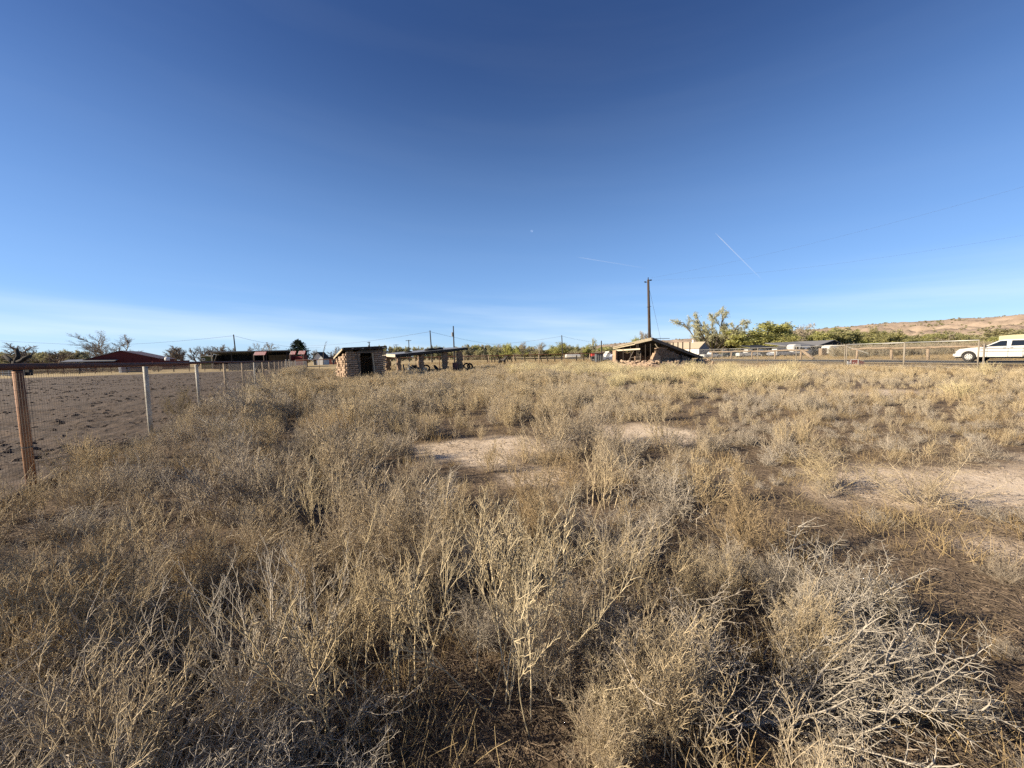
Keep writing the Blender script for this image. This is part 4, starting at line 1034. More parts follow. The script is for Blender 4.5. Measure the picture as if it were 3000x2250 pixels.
def sign_box():                                  # red and white box by the gate post
    p = on_line(2503, (33, 26), (28, 42)); t = thing('painted_box', 'broken red and white painted box lying at the gate post', 'box', (p.x, p.y, 0), R(-22)); t.scale = (.52, .52, .56)
    MB().box((0, 0, .42), (.95, .5, .8), jit=.02).build('box_body', M_brownred, t)
    for x in (-.49, .49): MB().box((x, -.27, .42), (.09, .05, .86)).build('white_frame', M_white, t)
    for z in (.03, .82): MB().box((0, -.27, z), (1.06, .05, .08)).build('white_frame', M_white, t)
    MB().box((-.14, -.262, .3), (.12, .02, .1)).build('white_mark', M_white, t); MB().box((.16, -.262, .24), (.09, .02, .09)).build('white_mark', M_white, t)
    MB().box((-.75, .05, .25), (.42, .4, .5), .3, jit=.05).build('broken_panel', M_white, t)
    MB().box((.95, .0, .28), (.8, .45, .5), .25, rot=Matrix.Rotation(.35, 3, 'Y'), jit=.04).build('broken_panel', M_barrel, t)
    MB().box((1.0, .05, .62), (.6, .4, .08), .2, jit=.02).build('torn_lining', M_creampaint, t)
sign_box()

# ================================================================== WHITE TRUCK
def wheel(t, x, y, r, wd, side, rim=M_white, detail=True):
    mb = MB(); prof = [(-wd / 2, r * .62), (-wd / 2, r * .93), (-wd * .34, r), (wd * .34, r), (wd / 2, r * .93), (wd / 2, r * .62)]
    n = 28; vs = []; fs = []
    for k in range(n):
        a = 2 * math.pi * k / n
        for yy, q in prof: vs.append((q * math.cos(a), yy, q * math.sin(a)))
    m_ = len(prof)
    for k in range(n):
        for j in range(m_): fs.append((k * m_ + j, ((k + 1) % n) * m_ + j, ((k + 1) % n) * m_ + (j + 1) % m_, k * m_ + (j + 1) % m_))
    w_ = mb.add(vs, fs).build('wheel', M_tyre, t); w_.location = (x, y, r)
    o = side * wd * .5
    MB().tube([(0, o * .4, 0), (0, o * .92, 0)], [r * .60, r * .58], 24).build('rim', rim, w_)
    if detail:
        h = MB()
        for k in range(8):
            a = 2 * math.pi * k / 8; h.tube([(r * .42 * math.cos(a), o * .93, r * .42 * math.sin(a)), (r * .42 * math.cos(a), o * .99, r * .42 * math.sin(a))], r * .1, 8)
        h.build('rim_hole', M_darkblock, w_)
        MB().tube([(0, o * .9, 0), (0, o * 1.05, 0)], [r * .2, r * .17], 14).build('hub_cap', M_galv, w_)
    return w_
def arc(cx_, cz, r, a0, a1, n=12): return [(cx_ + r * math.cos(R(a0 + (a1 - a0) * i / n)), cz + r * math.sin(R(a0 + (a1 - a0) * i / n))) for i in range(n + 1)]
def prism(pts, y0, y1, name, m, t, bev=.03, taper=None):
    mb = MB(); mb.poly([(x, y0, z) for x, z in pts], (0, y1 - y0, 0)); me = mb.mesh(name, m)
    bm = bmesh.new(); bm.from_mesh(me)
    if taper:
        z0, z1, k = taper
        for v in bm.verts:
            f = max(0, min(1, (v.co.z - z0) / (z1 - z0))); c = (y0 + y1) / 2; v.co.y = c + (v.co.y - c) * (1 - k * f)
    if bev: bmesh.ops.bevel(bm, geom=[e for e in bm.edges if len(e.link_faces) == 2 and e.calc_face_angle(0) > .35], offset=bev, segments=2, affect='EDGES', clamp_overlap=True)
    bm.to_mesh(me); bm.free(); return link(name, me, t)
def truck():
    f = V(2842, 1060, 34.6); rzt = math.atan2(RD.y, RD.x)
    t = thing('white_truck', 'white crew cab truck parked on the far road shoulder, nose pointing left', 'truck', (0, 0, 0), rzt)
    wx = -.93; 
    base = at_(2842, 33.2); M = Matrix.Rotation(rzt, 3, 'Z'); lo = M @ Vector((wx, .8, 0)); t.location = (base.x - lo.x, base.y - lo.y, .075)
    wy = .86; r = .43
    bx2 = -4.55
    pts = [(-.02, .52), (-.03, .70), (-.10, .76), (-.20, .98), (-.32, 1.08), (-1.0, 1.17), (-1.72, 1.22), (-3.9, 1.22), (-5.75, 1.20), (-5.8, .55), (-5.5, .42)]
    pts += [(bx2 - .5, .42)] + list(reversed(arc(bx2, .42, .48, 0, 180)))[0:] if False else []
    prof = [(-.02, .42), (-.03, .70), (-.10, .78), (-.20, .99), (-.34, 1.09), (-1.0, 1.18), (-1.74, 1.23), (-5.76, 1.21), (-5.82, .5)]
    prof += [(bx2 - .49, .38)] + arc(bx2, .42, .48, 180, 0)[0:] + [(wx - .52, .38)] + arc(wx, .42, .49, 180, 0) 
    b = prism(prof, -.93, .93, 'body', M_white, t, .035)
    cab = [(-1.70, 1.20), (-2.62, 1.74), (-2.9, 1.80), (-4.4, 1.81), (-4.62, 1.74), (-4.72, 1.2)]
    prism(cab, -.88, .88, 'cab', M_white, t, .04, (1.2, 1.81, .13))
    def sidewin(pts_, nm, side=1):
        o = []
        for x, z in pts_: o.append((x, side * (.88 * (1 - .13 * (z - 1.2) / .61) + .004), z))
        mb = MB().poly(o, (0, side * .012, 0)); return mb.build(nm, M_glass, t)
    for sd_ in (1, -1):
        sidewin([(-1.98, 1.27), (-3.13, 1.29), (-3.10, 1.72), (-2.74, 1.70)], 'side_window', sd_)
        sidewin([(-3.36, 1.30), (-4.4, 1.32), (-4.37, 1.72), (-3.38, 1.73)], 'side_window', sd_)
    ws = MB().add([(-1.735, -.80, 1.235), (-1.735, .80, 1.235), (-2.57, .70, 1.71), (-2.57, -.70, 1.71)], [(0, 1, 2, 3)]); 
    o = ws.build('windscreen', M_glass, t); o.location = (.02, 0, .012)
    for y in (.936,):
        MB().box((-3.4, y, 1.10), (3.5, .012, .05)).build('side_trim', M_greymetal, t)
        MB().box((-3.4, y, .86), (3.5, .012, .04)).build('side_trim', M_greymetal, t)
        for x in (-2.06, -3.25, -4.05): MB().box((x, y, .78), (.022, .01, .72)).build('door_seam', M_greymetal, t)
        for x in (-3.06, -3.45): MB().box((x, y + .012, 1.14), (.16, .03, .035)).build('door_handle', M_darkblock, t)
        MB().tube([(-1.95, .9, 1.3), (-1.97, 1.08, 1.33), (-1.97, 1.18, 1.36)], [.02, .09, .07], 8).build('side_mirror', M_darkblock, t)
    MB().box((.02, 0, .58), (.12, 1.84, .2)).build('bumper', M_white, t)
    MB().box((-.03, 0, .36), (.1, 1.6, .14)).build('air_dam', M_darkblock, t)
    for s in (1, -1): MB().box((-.1, s * .74, .88), (.06, .3, .14)).build('headlight', M_galv, t); 
    MB().box((-2.9, 0, .36), (4.9, 1.5, .12)).build('chassis', M_darkblock, t)
    MB().box((-2.7, .93, .40), (2.5, .06, .05)).build('running_board', M_darkblock, t)
    for x in (wx, bx2):
        for s in (1, -1): wheel(t, x, s * .80, r, .26, s)
        MB().box((x, 0, .5), (.85, 1.5, .5)).build('wheel_well', M_darkblock, t)
    return t
truck()
def camper():
    rzt = math.atan2(RD.y, RD.x)
    p = V(2925, 1000, 39.5)
    z1 = zat(2925, 983, 39.5)
    t = thing('cream_camper', 'cream box camper whose top shows above the white truck roof', 'camper', (p.x, p.y, 0), rzt)
    me = prism([(0, .75), (0, z1 - .04), (-1.2, z1 + .03), (-6.5, z1 + .1), (-6.5, .75)], -2.2, 0, 'body', M_cream, t, .04)
    MB().box((-3.6, .012, z1 - .45), (4.6, .02, .05)).build('side_trim', M_palewood, t)
    MB().box((-3.2, .012, z1 - .85), (1.1, .02, .5)).build('window', M_glass, t)
    for x in (-2.9, -3.8): wheel(t, x, -.1, .36, .22, 1, detail=False)
camper()

# ================================================================== SMALL FAR VEHICLES
def car(px, py, Y, length, label, m, kind='sedan', rz=0.0, cat='car'):
    p = at_(px, Y); t = thing('parked_' + ('car' if cat == 'car' else cat), label, cat, (p.x, p.y, 0), rz); h = length / 4.5
    if kind == 'sedan': cab = [(-.35 * length + 1, .85), (-.25 * length + .9, 1.35), (.12 * length, 1.38), (.27 * length, .85)]
    elif kind == 'suv': cab = [(-.46 * length, .95), (-.43 * length, 1.65), (.12 * length, 1.68), (.26 * length, .95)]
    else: cab = [(-.1 * length, .95), (-.08 * length, 1.65), (.1 * length, 1.68), (.24 * length, .95)]
    zb = .85 if kind == 'sedan' else .98
    body = [(-.5 * length, .3), (-.5 * length, zb - .05), (-.45 * length, zb), (.3 * length, zb), (.48 * length, zb - .14), (.5 * length, .35)]
    prism(body, -.85, .85, 'body', m, t, .06); prism(cab, -.75, .75, 'cabin', m, t, .05, (zb, 1.6, .15))
    ins = [(x * .93 + .0, z - .1 if z > zb + .2 else z + .03) for x, z in cab]
    for s in (1, -1): MB().poly([(x, s * .752 if z < zb + .2 else s * .69, z) for x, z in ins], (0, s * .02, 0)).build('side_window', M_glass, t)
    for x in (-.31 * length, .31 * length):
        for s in (1, -1): wheel(t, x, s * .76, .33, .2, s, M_galv, False)
    return t
car(2082, 1049, 80, 4.1, 'white car nearest the ruin in the yard behind the log rail', M_white, 'sedan', R(8))
car(2147, 1046, 84, 4.4, 'dark teal vehicle behind the log rail, right of the white car', M_greencar, 'suv', R(-10))
car(2190, 1046, 83, 4.9, 'white pickup with dark bed behind the log rail post', M_white, 'pickup', R(5), 'pickup')
car(2236, 1044, 86, 4.3, 'black car in the yard right of the white pickup', M_darkcar, 'suv', R(80))
car(2262, 1044, 83, 3.6, 'pale grey small car in the middle of the yard', M_silver, 'sedan', R(70))
car(2292, 1044, 82, 4.5, 'white sport utility car behind the log rail, right of the grey car', M_white, 'suv', R(10))
def trailer(px, Y, l, h, m, label, name='travel_trailer', cat='trailer', rz=0.0, win=True, lift=.5):
    p = at_(px, Y); t = thing(name, label, cat, (p.x, p.y, 0), rz)
    prism([(-l / 2, lift), (-l / 2 + .05, h - .3), (-l / 2 + .5, h), (l / 2 - .35, h), (l / 2, h - .5), (l / 2, lift)], -1.1, 1.1, 'body', m, t, .1)
    if win:
        for x in np.arange(-l / 2 + .7, l / 2 - .6, 1.3): MB().box((x, -1.11, h * .68), (.75, .03, .5)).build('window', M_glass, t)
        MB().box((0, -1.11, h * .42), (l * .96, .02, .1)).build('stripe', M_bluegrey, t)
    for x in (-.3, .5): wheel(t, x, -1.0, .34, .2, -1, M_galv, False)
    return t
trailer(2326, 84, 1.9, 2.55, M_white, 'small white camper trailer left of the silver one', rz=R(0))
trailer(2349, 84, 2.6, 2.2, M_silver, 'silver blue trailer right of the small white camper')
trailer(2431, 78, 1.9, 2.15, M_white, 'tall rounded white tank trailer before the dark barn', cat='trailer', win=False)
def yard_things():
    p = at_(2388, 79); t = thing('farm_machine', 'dark farm machine with bent arms left of the white tank', 'machine', (p.x, p.y, 0), 0)
    MB().box((0, 0, .7), (1.6, .9, .7), jit=.08).build('engine_body', M_darkblock, t); MB().bar((-.5, 0, .9), (-.9, 0, 1.8), .14, .14).build('arm', M_greymetal, t); MB().bar((-.9, 0, 1.8), (-.1, 0, 1.3), .1, .1).build('arm', M_greymetal, t); MB().bar((.2, 0, .9), (.9, 0, 1.6), .12, .12).build('arm', M_greymetal, t)
    for x in (-.6, .6): wheel(t, x, -.5, .5, .25, -1, M_darkblock, False)
    p = at_(2411, 78); t = thing('wooden_crate', 'brown board crate between the farm machine and the white tank', 'crate', (p.x, p.y, 0)); MB().box((0, 0, .8), (1.1, .8, 1.5)).build('crate_body', M_log, t)
    for x in (-.3, .05, .4): MB().box((x, -.42, .8), (.2, .04, 1.55)).build('slat', M_plank, t)
    p = at_(2478, 70); t = thing('plywood_panel', 'tan plywood panels standing behind the gate post', 'panel', (p.x, p.y, 0))
    MB().box((-.45, .1, .9), (1.1, .06, .45)).build('panel_board', M_cream, t); MB().box((.45, 0, .75), (.75, .06, 1.1)).build('panel_board', M_palewood, t)
    for i, (px, w_, h, m, lb) in enumerate(((2250, 3.2, 1.3, M_darkblock, 'low dark heap of scrap metal behind the yard cars'), (2165, 3.8, 1.0, M_greymetal, 'low grey scrap heap between the teal vehicle and the pickup'), (2310, 2.0, 1.1, M_darkwood, 'dark scrap heap beside the white campers'))):
        q = at_(px, 90); t = thing('scrap_heap', lb, 'scrap', (q.x, q.y, 0))
        for k in range(8):
            o = link('scrap_piece', lump(80 + k, m, 'scrap_piece', 1), t); o.location = (rng.uniform(-w_ / 2, w_ / 2), rng.uniform(-.5, .5), h * .3); o.scale = (rng.uniform(.6, 1.3), .8, h * rng.uniform(.7, 1.2))
yard_things()

# ================================================================== FAR BUILDINGS
def house(name, label, px, Y, w_, d, hw, hr, wall, roofm, rz=0.0, cat='house', eave=.3, front=None, wins=(), door=None, ridge_x=None):
    """gable end faces -y, ridge runs along y"""
    p = at_(px, Y); t = thing(name, label, cat, (p.x, p.y, 0), rz); rx = ridge_x or 0
    MB().poly([(-w_ / 2, 0, -.2), (w_ / 2, 0, -.2), (w_ / 2, 0, hw), (rx, 0, hr), (-w_ / 2, 0, hw)], (0, d, 0)).build('wall', wall, t)
    for s in (-1, 1):
        ex, ez = s * (w_ / 2 + eave), hw - (hr - hw) * eave / (w_ / 2)
        pts = [(ex, -eave, ez + .02), (rx, -eave, hr + .02), (rx, -eave, hr + .16), (ex, -eave, ez + .14)]
        MB().poly(pts, (0, d + 2 * eave, 0)).build('roof', roofm, t)
    if front: MB().poly([(-w_ / 2 + .05, -.02, 0), (w_ / 2 - .05, -.02, 0), (w_ / 2 - .05, -.02, hw - .05), (rx, -.02, hr - .15), (-w_ / 2 + .05, -.02, hw - .05)], (0, -.03, 0)).build('gable_wall', front, t)
    for (x, z, a, b) in wins: 
        f = MB().box((x, -.06, z), (a + .2, .05, b + .2)).build('window_frame', M_whitewall, t); MB().box((x, -.09, z), (a, .03, b)).build('pane', M_glass, f)
    if door: MB().box((door[0], -.06, door[2] / 2), (door[1], .06, door[2])).build('door', M_darkblock, t)
    return t
# red barn on the left with lean-to and long red wall
tb = house('red_barn', 'dark red barn with low gable and grey lean-to roof behind the corral', 362, 108, 15.5, 13, 3.0, 5.3, M_red, M_redroof, rz=R(26), cat='barn', ridge_x=-.3)
MB().poly([(-17, -1.5, 0), (-1.2, -1.5, 0), (-1.2, -1.5, 2.1), (-17, -1.5, 2.0)], (0, 6, 0)).build('lean_to_wall', M_red, tb)
MB().poly([(-11.5, -2.2, 2.45), (-1.0, -2.2, 2.45), (-1.0, 1.5, 3.1), (-11.5, 1.5, 3.0)], (0, 0, .18)).build('lean_to_roof', M_tinroof, tb)
for i in range(9): MB().box((-8 + 2 * i, -.05, 2.2), (.07, .05, 2.6)).build('siding_batten', M_red, tb)
q0, q1 = at_(446, 104), at_(556, 112)
tw = thing('red_metal_wall', 'long low dark red metal wall running right from the barn', 'wall', q0, math.atan2((q1 - q0).y, (q1 - q0).x)); ln_ = (q1 - q0).length; n_ = 14
for i in range(n_): MB().box(((i + .5) * ln_ / n_, .04 * (i % 2), 1.15), (ln_ / n_ * 1.0, .06, 2.4)).build('panel', M_red, tw)
for px, Y, lb, s in ((243, 104, 'white roof vent pipe on the lean-to left of the barn', .35), (491, 112, 'white tank behind the red wall beside the barn', .6)):
    p = at_(px, Y); z = 2.0; MB().tube([(0, 0, z), (0, 0, z + s * 2), (0, 0, z + s * 2.4)], [s, s, s * .3], 10).build('roof_vent', M_whitewall, None, True, loc=p, label=lb, cat='vent')
# long open shed with awnings
def long_shed():
    a, b = at_(622, 86), at_(846, 91); ang = math.atan2((b - a).y, (b - a).x); l = (b - a).length
    t = thing('long_open_shed', 'long open fronted shed with grey roof, dark bays and striped awnings', 'shed', a, ang)
    h = 3.75
    MB().add([(-.3, -.6, h), (l + .2, -.6, h + .1), (l + .2, 7, h - .7), (-.3, 7, h - .7), (-.3, -.6, h + .18), (l + .2, -.6, h + .28), (l + .2, 7, h - .55), (-.3, 7, h - .55)], [(3, 2, 1, 0), (4, 5, 6, 7), (0, 1, 5, 4), (1, 2, 6, 5), (2, 3, 7, 6), (3, 0, 4, 7)]).build('roof', M_tinroof, t)
    MB().box((l / 2, 6.6, 1.6), (l, .15, 3.2)).build('back_wall', M_darkblock, t); MB().box((.2, 3.4, 1.6), (.15, 6.4, 3.2)).build('side_wall', M_darkblock, t); MB().box((l - .1, 3.4, 1.6), (.15, 6.4, 3.2)).build('side_wall', M_darkblock, t)
    MB().box((l * .52, 3.6, 1.6), (.15, 5.6, 3.2)).build('divider', M_darkblock, t)
    for f in (.0, .25, .52, .70, .98): MB().box((f * l + .05, -.3, h / 2), (.18, .18, h)).build('post', M_creampaint if f == 0 else M_darkwood, t)
    MB().bar((.2, -.2, 1.0), (1.0, -.2, 3.3), .1, .1).build('brace', M_palewood, t)
    for k in range(4):
        for j in range(4): MB().box((l * .71 + 1.0 + k * 1.45, .6, .42 + .72 * j), (1.42, 1.0, .7), jit=.03).build('hay_bale', M_hay, t)
    return t, a, ang, l, h
ls = long_shed()
def awning(px0, px1, y0, y1, Y, label, missing=()):
    a, b = at_(px0, Y), at_(px1, Y); n = 11; l = (b - a).length; z1, z0 = zat(px0, y0, Y), zat(px0, y1, Y)
    t = thing('striped_awning', label, 'awning', a, math.atan2((b - a).y, (b - a).x))
    for i in range(n * 2):
        if i in missing: continue
        x0, x1 = l * i / (2 * n), l * (i + 1) / (2 * n); m = M_redstripe if i % 2 else M_pinkstripe
        MB().poly([(x0 + .35, 0, z0), (x1 + .35, 0, z0), (x1, 1.2, z1), (x0, 1.2, z1)], (0, 0, .05)).build('panel', m, t)
    for x in (.4, l): MB().box((x, .05, z0 / 2), (.12, .12, z0)).build('post', M_oldwood, t)
    return t
awning(739, 773, 1031, 1041, 86.5, 'red and white striped awning on the front of the long shed')
awning(845, 889, 1029, 1039, 85, 'red and white striped awning with a torn gap, left of the conifer', (8, 9, 10, 11))
def red_stall():
    a = at_(851, 87); t = thing('red_stall', 'small dark red stall under the torn striped awning', 'stall', a)
    MB().box((1.5, 1.6, 1.25), (2.9, .1, 2.5)).build('back_wall', M_redstripe, t)
    for x in (.1, 2.9): MB().box((x, .6, 1.4), (.1, 2, 2.8)).build('side_wall', M_red, t)
    MB().box((1.5, -.2, 1.0), (3.1, .06, .9)).build('front_panel', M_red, t)
red_stall()
p = at_(872, 66); tg = thing('white_gate', 'pale grey barred gate below the red stall', 'gate', p)
for i in range(16): MB().box((-1.4 + i * .19, 0, .75), (.05, .05, 1.1)).build('bar', M_galv, tg)
for z in (.22, 1.3): MB().box((0, .0, z), (3.0, .07, .07)).build('rail', M_galv, tg)
for px, lb in ((838, 'white corner post, left of two by the far gate'), (848, 'white corner post, right of two by the far gate')):
    p = at_(px, 61.5); MB().tube([(0, 0, -.2), (0, 0, 1.72)], .11, 10).build('white_post', M_postwhite, None, loc=p, label=lb, cat='post')
house('olive_cabin', 'small olive green cabin left of the long shed', 607, 92, 2.6, 3, 2.9, 3.05, M_olive, M_creampaint, rz=R(10), cat='cabin', wins=((-.7, 2.3, .5, .35),))
house('far_cottage', 'tiny far cottage with dark pointed roof right of the conifer', 932, 120, 3.0, 4, 2.2, 3.9, M_whitewall, M_darkblock, cat='cottage', door=(-1.0, .7, 1.6))
house('far_red_house', 'long low red roofed house far behind the hut', 990, 130, 9, 6, 2.0, 2.9, M_red, M_redroof, cat='house', wins=((-1.5, 1.2, .8, .8),))
# middle group left of the ruin
house('white_gable_shed', 'small white gable shed with a dark seam left of the ruin', 1784.5, 78, 1.25, 3, .95, 1.75, M_white, M_whitewall, cat='shed', eave=.02, wins=())
house('dark_roof_barn', 'low dark roofed barn behind the white gable shed', 1800, 88, 5.4, 4, 1.1, 1.7, M_darkblock, M_darkblock, rz=R(20), cat='barn')
p = at_(1741, 76); t = thing('red_crate_trailer', 'bright red boxed trailer beside the far pole', 'trailer', p); MB().box((0, 0, 1.35), (1.15, 1.2, .62)).build('body', M_brightred, t)
for z in (1.66, 1.04): MB().box((0, -.62, z), (1.25, .05, .07)).build('white_edge', M_pinkstripe, t)
wheel(t, -.3, -.4, .34, .2, -1, M_galv, False); wheel(t, .3, -.4, .34, .2, -1, M_galv, False); MB().box((0, 0, .75), (1.1, 1.0, .5)).build('chassis', M_darkblock, t)
p = at_(1757, 66); t = thing('tin_shed', 'small grey tin shed behind the pipe fence left of the ruin', 'shed', p); MB().box((0, .5, .75), (1.25, 1.2, 1.5)).build('wall', M_greymetal, t); MB().box((0, .5, 1.53), (1.5, 1.5, .08)).build('roof', M_tar, t)
for x in (-.5, -.2, .1, .4): MB().box((x, -.12, .75), (.05, .04, 1.5)).build('batten', M_galv, t)
car(1793, 1057, 74, 3.8, 'pale blue grey car low beneath the white gable shed', M_silver, 'sedan', R(5))
trailer(1678, 120, 4.5, 1.7, M_whitewall, 'far white trailer left of the red box', win=False)
# white house right of the ruin, seen end on, long side to the left
tw_ = house('white_house', 'white house with tan roof and blue grey gable end right of the ruin', 2063, 97, 4.4, 9, 2.4, 3.75, M_whitewall, M_tanroof, rz=R(32), cat='house', front=M_bluegrey)
MB().tube([(0, 3, 3.6), (0, 3, 4.5)], .3, 8).build('chimney', M_whitewall, tw_)
# dark barn
db = house('dark_barn', 'dark grey barn with a low gable right of the yard vehicles', 2434, 90, 8.2, 10, 2.1, 3.25, M_darkblock, M_greyroof, rz=R(14), cat='barn', ridge_x=.6)
MB().poly([(-12.5, .5, 2.15), (-3.8, .5, 2.15), (-3.2, 6, 3.1), (-12.5, 6, 3.0)], (0, 0, .15)).build('lean_to_roof', M_greyroof, db)
MB().box((-8.3, 5.5, 1.1), (8.6, .2, 2.2)).build('lean_to_wall', M_darkblock, db)
MB().poly([(-19, 2.5, 1.9), (-12.6, 2.5, 1.95), (-12.6, 7, 2.5), (-19, 7, 2.5)], (0, 0, .15)).build('shed_roof', M_darkblock, db); MB().box((-15.8, 6.5, 1.0), (6.3, .2, 2.0)).build('shed_wall', M_darkblock, db)
a, b = at_(2477, 80), at_(2542, 74); td = thing('dark_board_fence', 'dark blue grey board fence behind the gate', 'fence', a, math.atan2((b - a).y, (b - a).x)); ln_ = (b - a).length
for i in range(12): MB().box(((i + .5) * ln_ / 12, 0, .75), (ln_ / 12 * .97, .05, 1.5 + rng.uniform(-.05, .05))).build('board', M_darkblock, td)
# leaning old posts beyond the pipe fence
lp_ = [(1427, .25), (1440, .05), (1449, .0), (1461, .5), (1484, .35), (1496, .35), (1509, .2), (1537, .12), (1567, .3), (1583, .3), (1602, .3), (1624, .1), (1645, .05), (1689, 0), (1710, 0)]
rows_ = []
for i, (px, ln2) in enumerate(lp_):
    p = at_(px, 92 - i * .8); o_ = MB().tube([(-ln2, 0, -.2), (0, 0, .5), (-ln2 * .6, 0, 1.45)] if False else [(ln2, 0, -.1), (-ln2 * .4, 0, 1.3)], .13, 7).build('leaning_post', M_darkwood, None, loc=p, label='old leaning wooden post in the pasture beyond the pipe fence', cat='post', group='leaning posts beyond the pipe fence'); rows_.append((o_, px, 'old leaning post'))
name_rows(rows_, [(1475, 'left of the horse'), (1590, 'just right of the horse'), (9999, 'before the red trailer')], '%(n)s%(w)s%(l)s beyond the pipe fence, %(s)s')
a, b = at_(1500, 95), at_(1700, 88); MB().tube([a + Vector((0, 0, .95)), b + Vector((0, 0, .95))], .05, 5).build('pasture_rail', M_palewood, None, label='pale rail running between the leaning posts', cat='rail')

# ================================================================== HORSES
def skin_body(name, verts, edges, radii, m, root=0, sub=2):
    me = bpy.data.meshes.new(name); me.from_pydata(verts, edges, [])
    o = bpy.data.objects.new(name, me); COL.objects.link(o)
    o.modifiers.new('s', 'SKIN'); sv = me.skin_vertices[0].data
    for i, r in enumerate(radii): sv[i].radius = r if isinstance(r, tuple) else (r, r)
    sv[root].use_root = True
    sb = o.modifiers.new('u', 'SUBSURF'); sb.levels = sub; sb.render_levels = sub
    dg = bpy.context.evaluated_depsgraph_get(); nm = bpy.data.meshes.new_from_object(o.evaluated_get(dg)); nm.name = name
    bpy.data.objects.remove(o); nm.materials.clear(); nm.materials.append(m); nm.polygons.foreach_set('use_smooth', [True] * len(nm.polygons)); return nm
def horse(name, label, m, loc, rz, head_down, s=1.0):
    v = [(-.60, 0, 1.02), (-.25, 0, .98), (.15, 0, .98), (.48, 0, 1.05)]                          # rump, loin, rib, withers
    r = [(.24, .25), (.23, .26), (.24, .28), (.21, .26)]; e = [(0, 1), (1, 2), (2, 3)]
    if head_down: nk = [(.78, 0, .98), (1.0, 0, .72), (1.12, 0, .52), (1.16, .0, .30), (1.2, 0, .12)]
    else: nk = [(.72, 0, 1.30), (.88, 0, 1.56), (.98, 0, 1.68), (1.16, 0, 1.56), (1.34, 0, 1.40)]
    b = len(v); v += nk; r += [(.15, .2), (.105, .15), (.10, .125), (.085, .10), (.06, .06)]; e += [(3, b)] + [(b + i, b + i + 1) for i in range(4)]
    for sy in (1, -1):
        y = .15 * sy
        b = len(v); v += [(.46, y, .78), (.50, y, .50), (.47, y, .46), (.49, y, .12), (.53, y, .03)]; r += [.125, .075, .062, .048, .065]; e += [(3, b)] + [(b + i, b + i + 1) for i in range(4)]
        o_ = .08 * sy
        b = len(v); v += [(-.55 + o_, y, .82), (-.46 + o_, y, .62), (-.66 + o_, y, .47), (-.64 + o_, y, .14), (-.58 + o_, y, .03)]; r += [.17, .115, .068, .05, .065]; e += [(0, b)] + [(b + i, b + i + 1) for i in range(4)]
    t = thing(name, label, 'horse', loc, rz); t.scale = (s, s, s)
    link('body', skin_body('horse_body', v, e, r, m, 1), t)
    hx, hz = (1.03, .72) if head_down else (.92, 1.78)
    for sy in (1, -1): MB().tube([(hx, .05 * sy, hz - .06), (hx + .01, .07 * sy, hz + .04), (hx + .02, .075 * sy, hz + .12)], [.035, .04, .006], 6).build('ear', m, t)
    MB().tube([(-.78, 0, 1.06), (-.90, 0, .9), (-.92, .02, .6), (-.9, .02, .35)], [.045, .06, .085, .02], 7).build('tail', M_darkblock, t, True)
    mane = [(.46, 0, 1.33), (.62, 0, 1.52), (.80, 0, 1.72), (.90, 0, 1.80)] if not head_down else [(.5, 0, 1.28), (.8, 0, 1.16), (1.03, 0, .86), (1.12, 0, .66)]
    MB().tube(mane, [.03, .06, .06, .03], 6).build('mane', M_darkblock, t, True)
p = at_(1472, 60.2); horse('dark_horse', 'dark brown horse standing behind the far pipe fence facing right', M_horse, p, R(-38), False, .86)
p = at_(781, 40.5); horse('grey_horse', 'dark grey horse with lowered head among the fence posts in the corral', M_grayhorse, p, R(-115), True, 1.02)

# ================================================================== TREES
def tree_meshes(seed, P, bark, leaf):
    r = random.Random(seed); segs = []; bits = []; lv = []
    def br(p, d, ln, rad, k):
        n = P['segs'][k]; v = r.uniform(.75, 1.2)
        for i in range(n):
            d = (d + rv(r) * P['jit'][k] + Vector((0, 0, P['up'][k]))).normalized(); q = p + d * (ln / n)
            tgt = segs if k < P.get('split', 2) else lv
            tgt.append((*p, *q, rad * (1 - .6 * i / n), rad * (1 - .6 * (i + 1) / n), v)); p = q
            if k + 1 < len(P['segs']) and i >= P['from'][k]:
                for _ in range(P['kids'][k]):
                    ax = d.cross(rv(r)).normalized(); c = d.copy(); c.rotate(Matrix.Rotation(R(r.uniform(*P['ang'])), 3, ax))
                    br(p, c, ln * P['ratio'][k] * r.uniform(.6, 1.15) * (1 - .4 * i / n), rad * P['rr'] * (1 - .3 * i / n), k + 1)
            if k == len(P['segs']) - 1:
                for _ in range(P['bits']):
                    c = p + rv(r) * P['spread'] * r.random(); a = rv(r) * P['bsz'] * r.uniform(.6, 1.4); b = a.cross(rv(r)).normalized() * P['bsz'] * .6
                    bits.append((*c, *(c + a), *(c + a * .5 + b), r.uniform(.6, 1.3)))
    for s in range(P['stems']):
        az = r.uniform(0, 6.28); ti = R(r.uniform(*P['tilt']))
        if P.get('even'): az = s * 2.4 + r.uniform(-.3, .3); ti = R(P['tilt'][0] + (P['tilt'][1] - P['tilt'][0]) * (s / (P['stems'] - 1)) ** .7)
        d = Vector((math.sin(ti) * math.cos(az), math.sin(ti) * math.sin(az), math.cos(ti)))
        br(Vector((r.gauss(0, P['base']), r.gauss(0, P['base']), -.02)), d, P['len'] * r.uniform(.8, 1.1), P['rad'], 0)
    if not lv: lv = segs[-8:]
    a, b = seg_mesh('trunk', segs, bark, None, 5), seg_mesh('crown', lv, bark if not P['bits'] else leaf, bits if P['bits'] else None, 3)
    top = max(max(s[5] for s in segs), max(s[5] for s in lv)); wid = max(sorted(math.hypot(s[3], s[4]) for s in lv)[int(len(lv) * .97)], .2)
    return a, b, top, wid
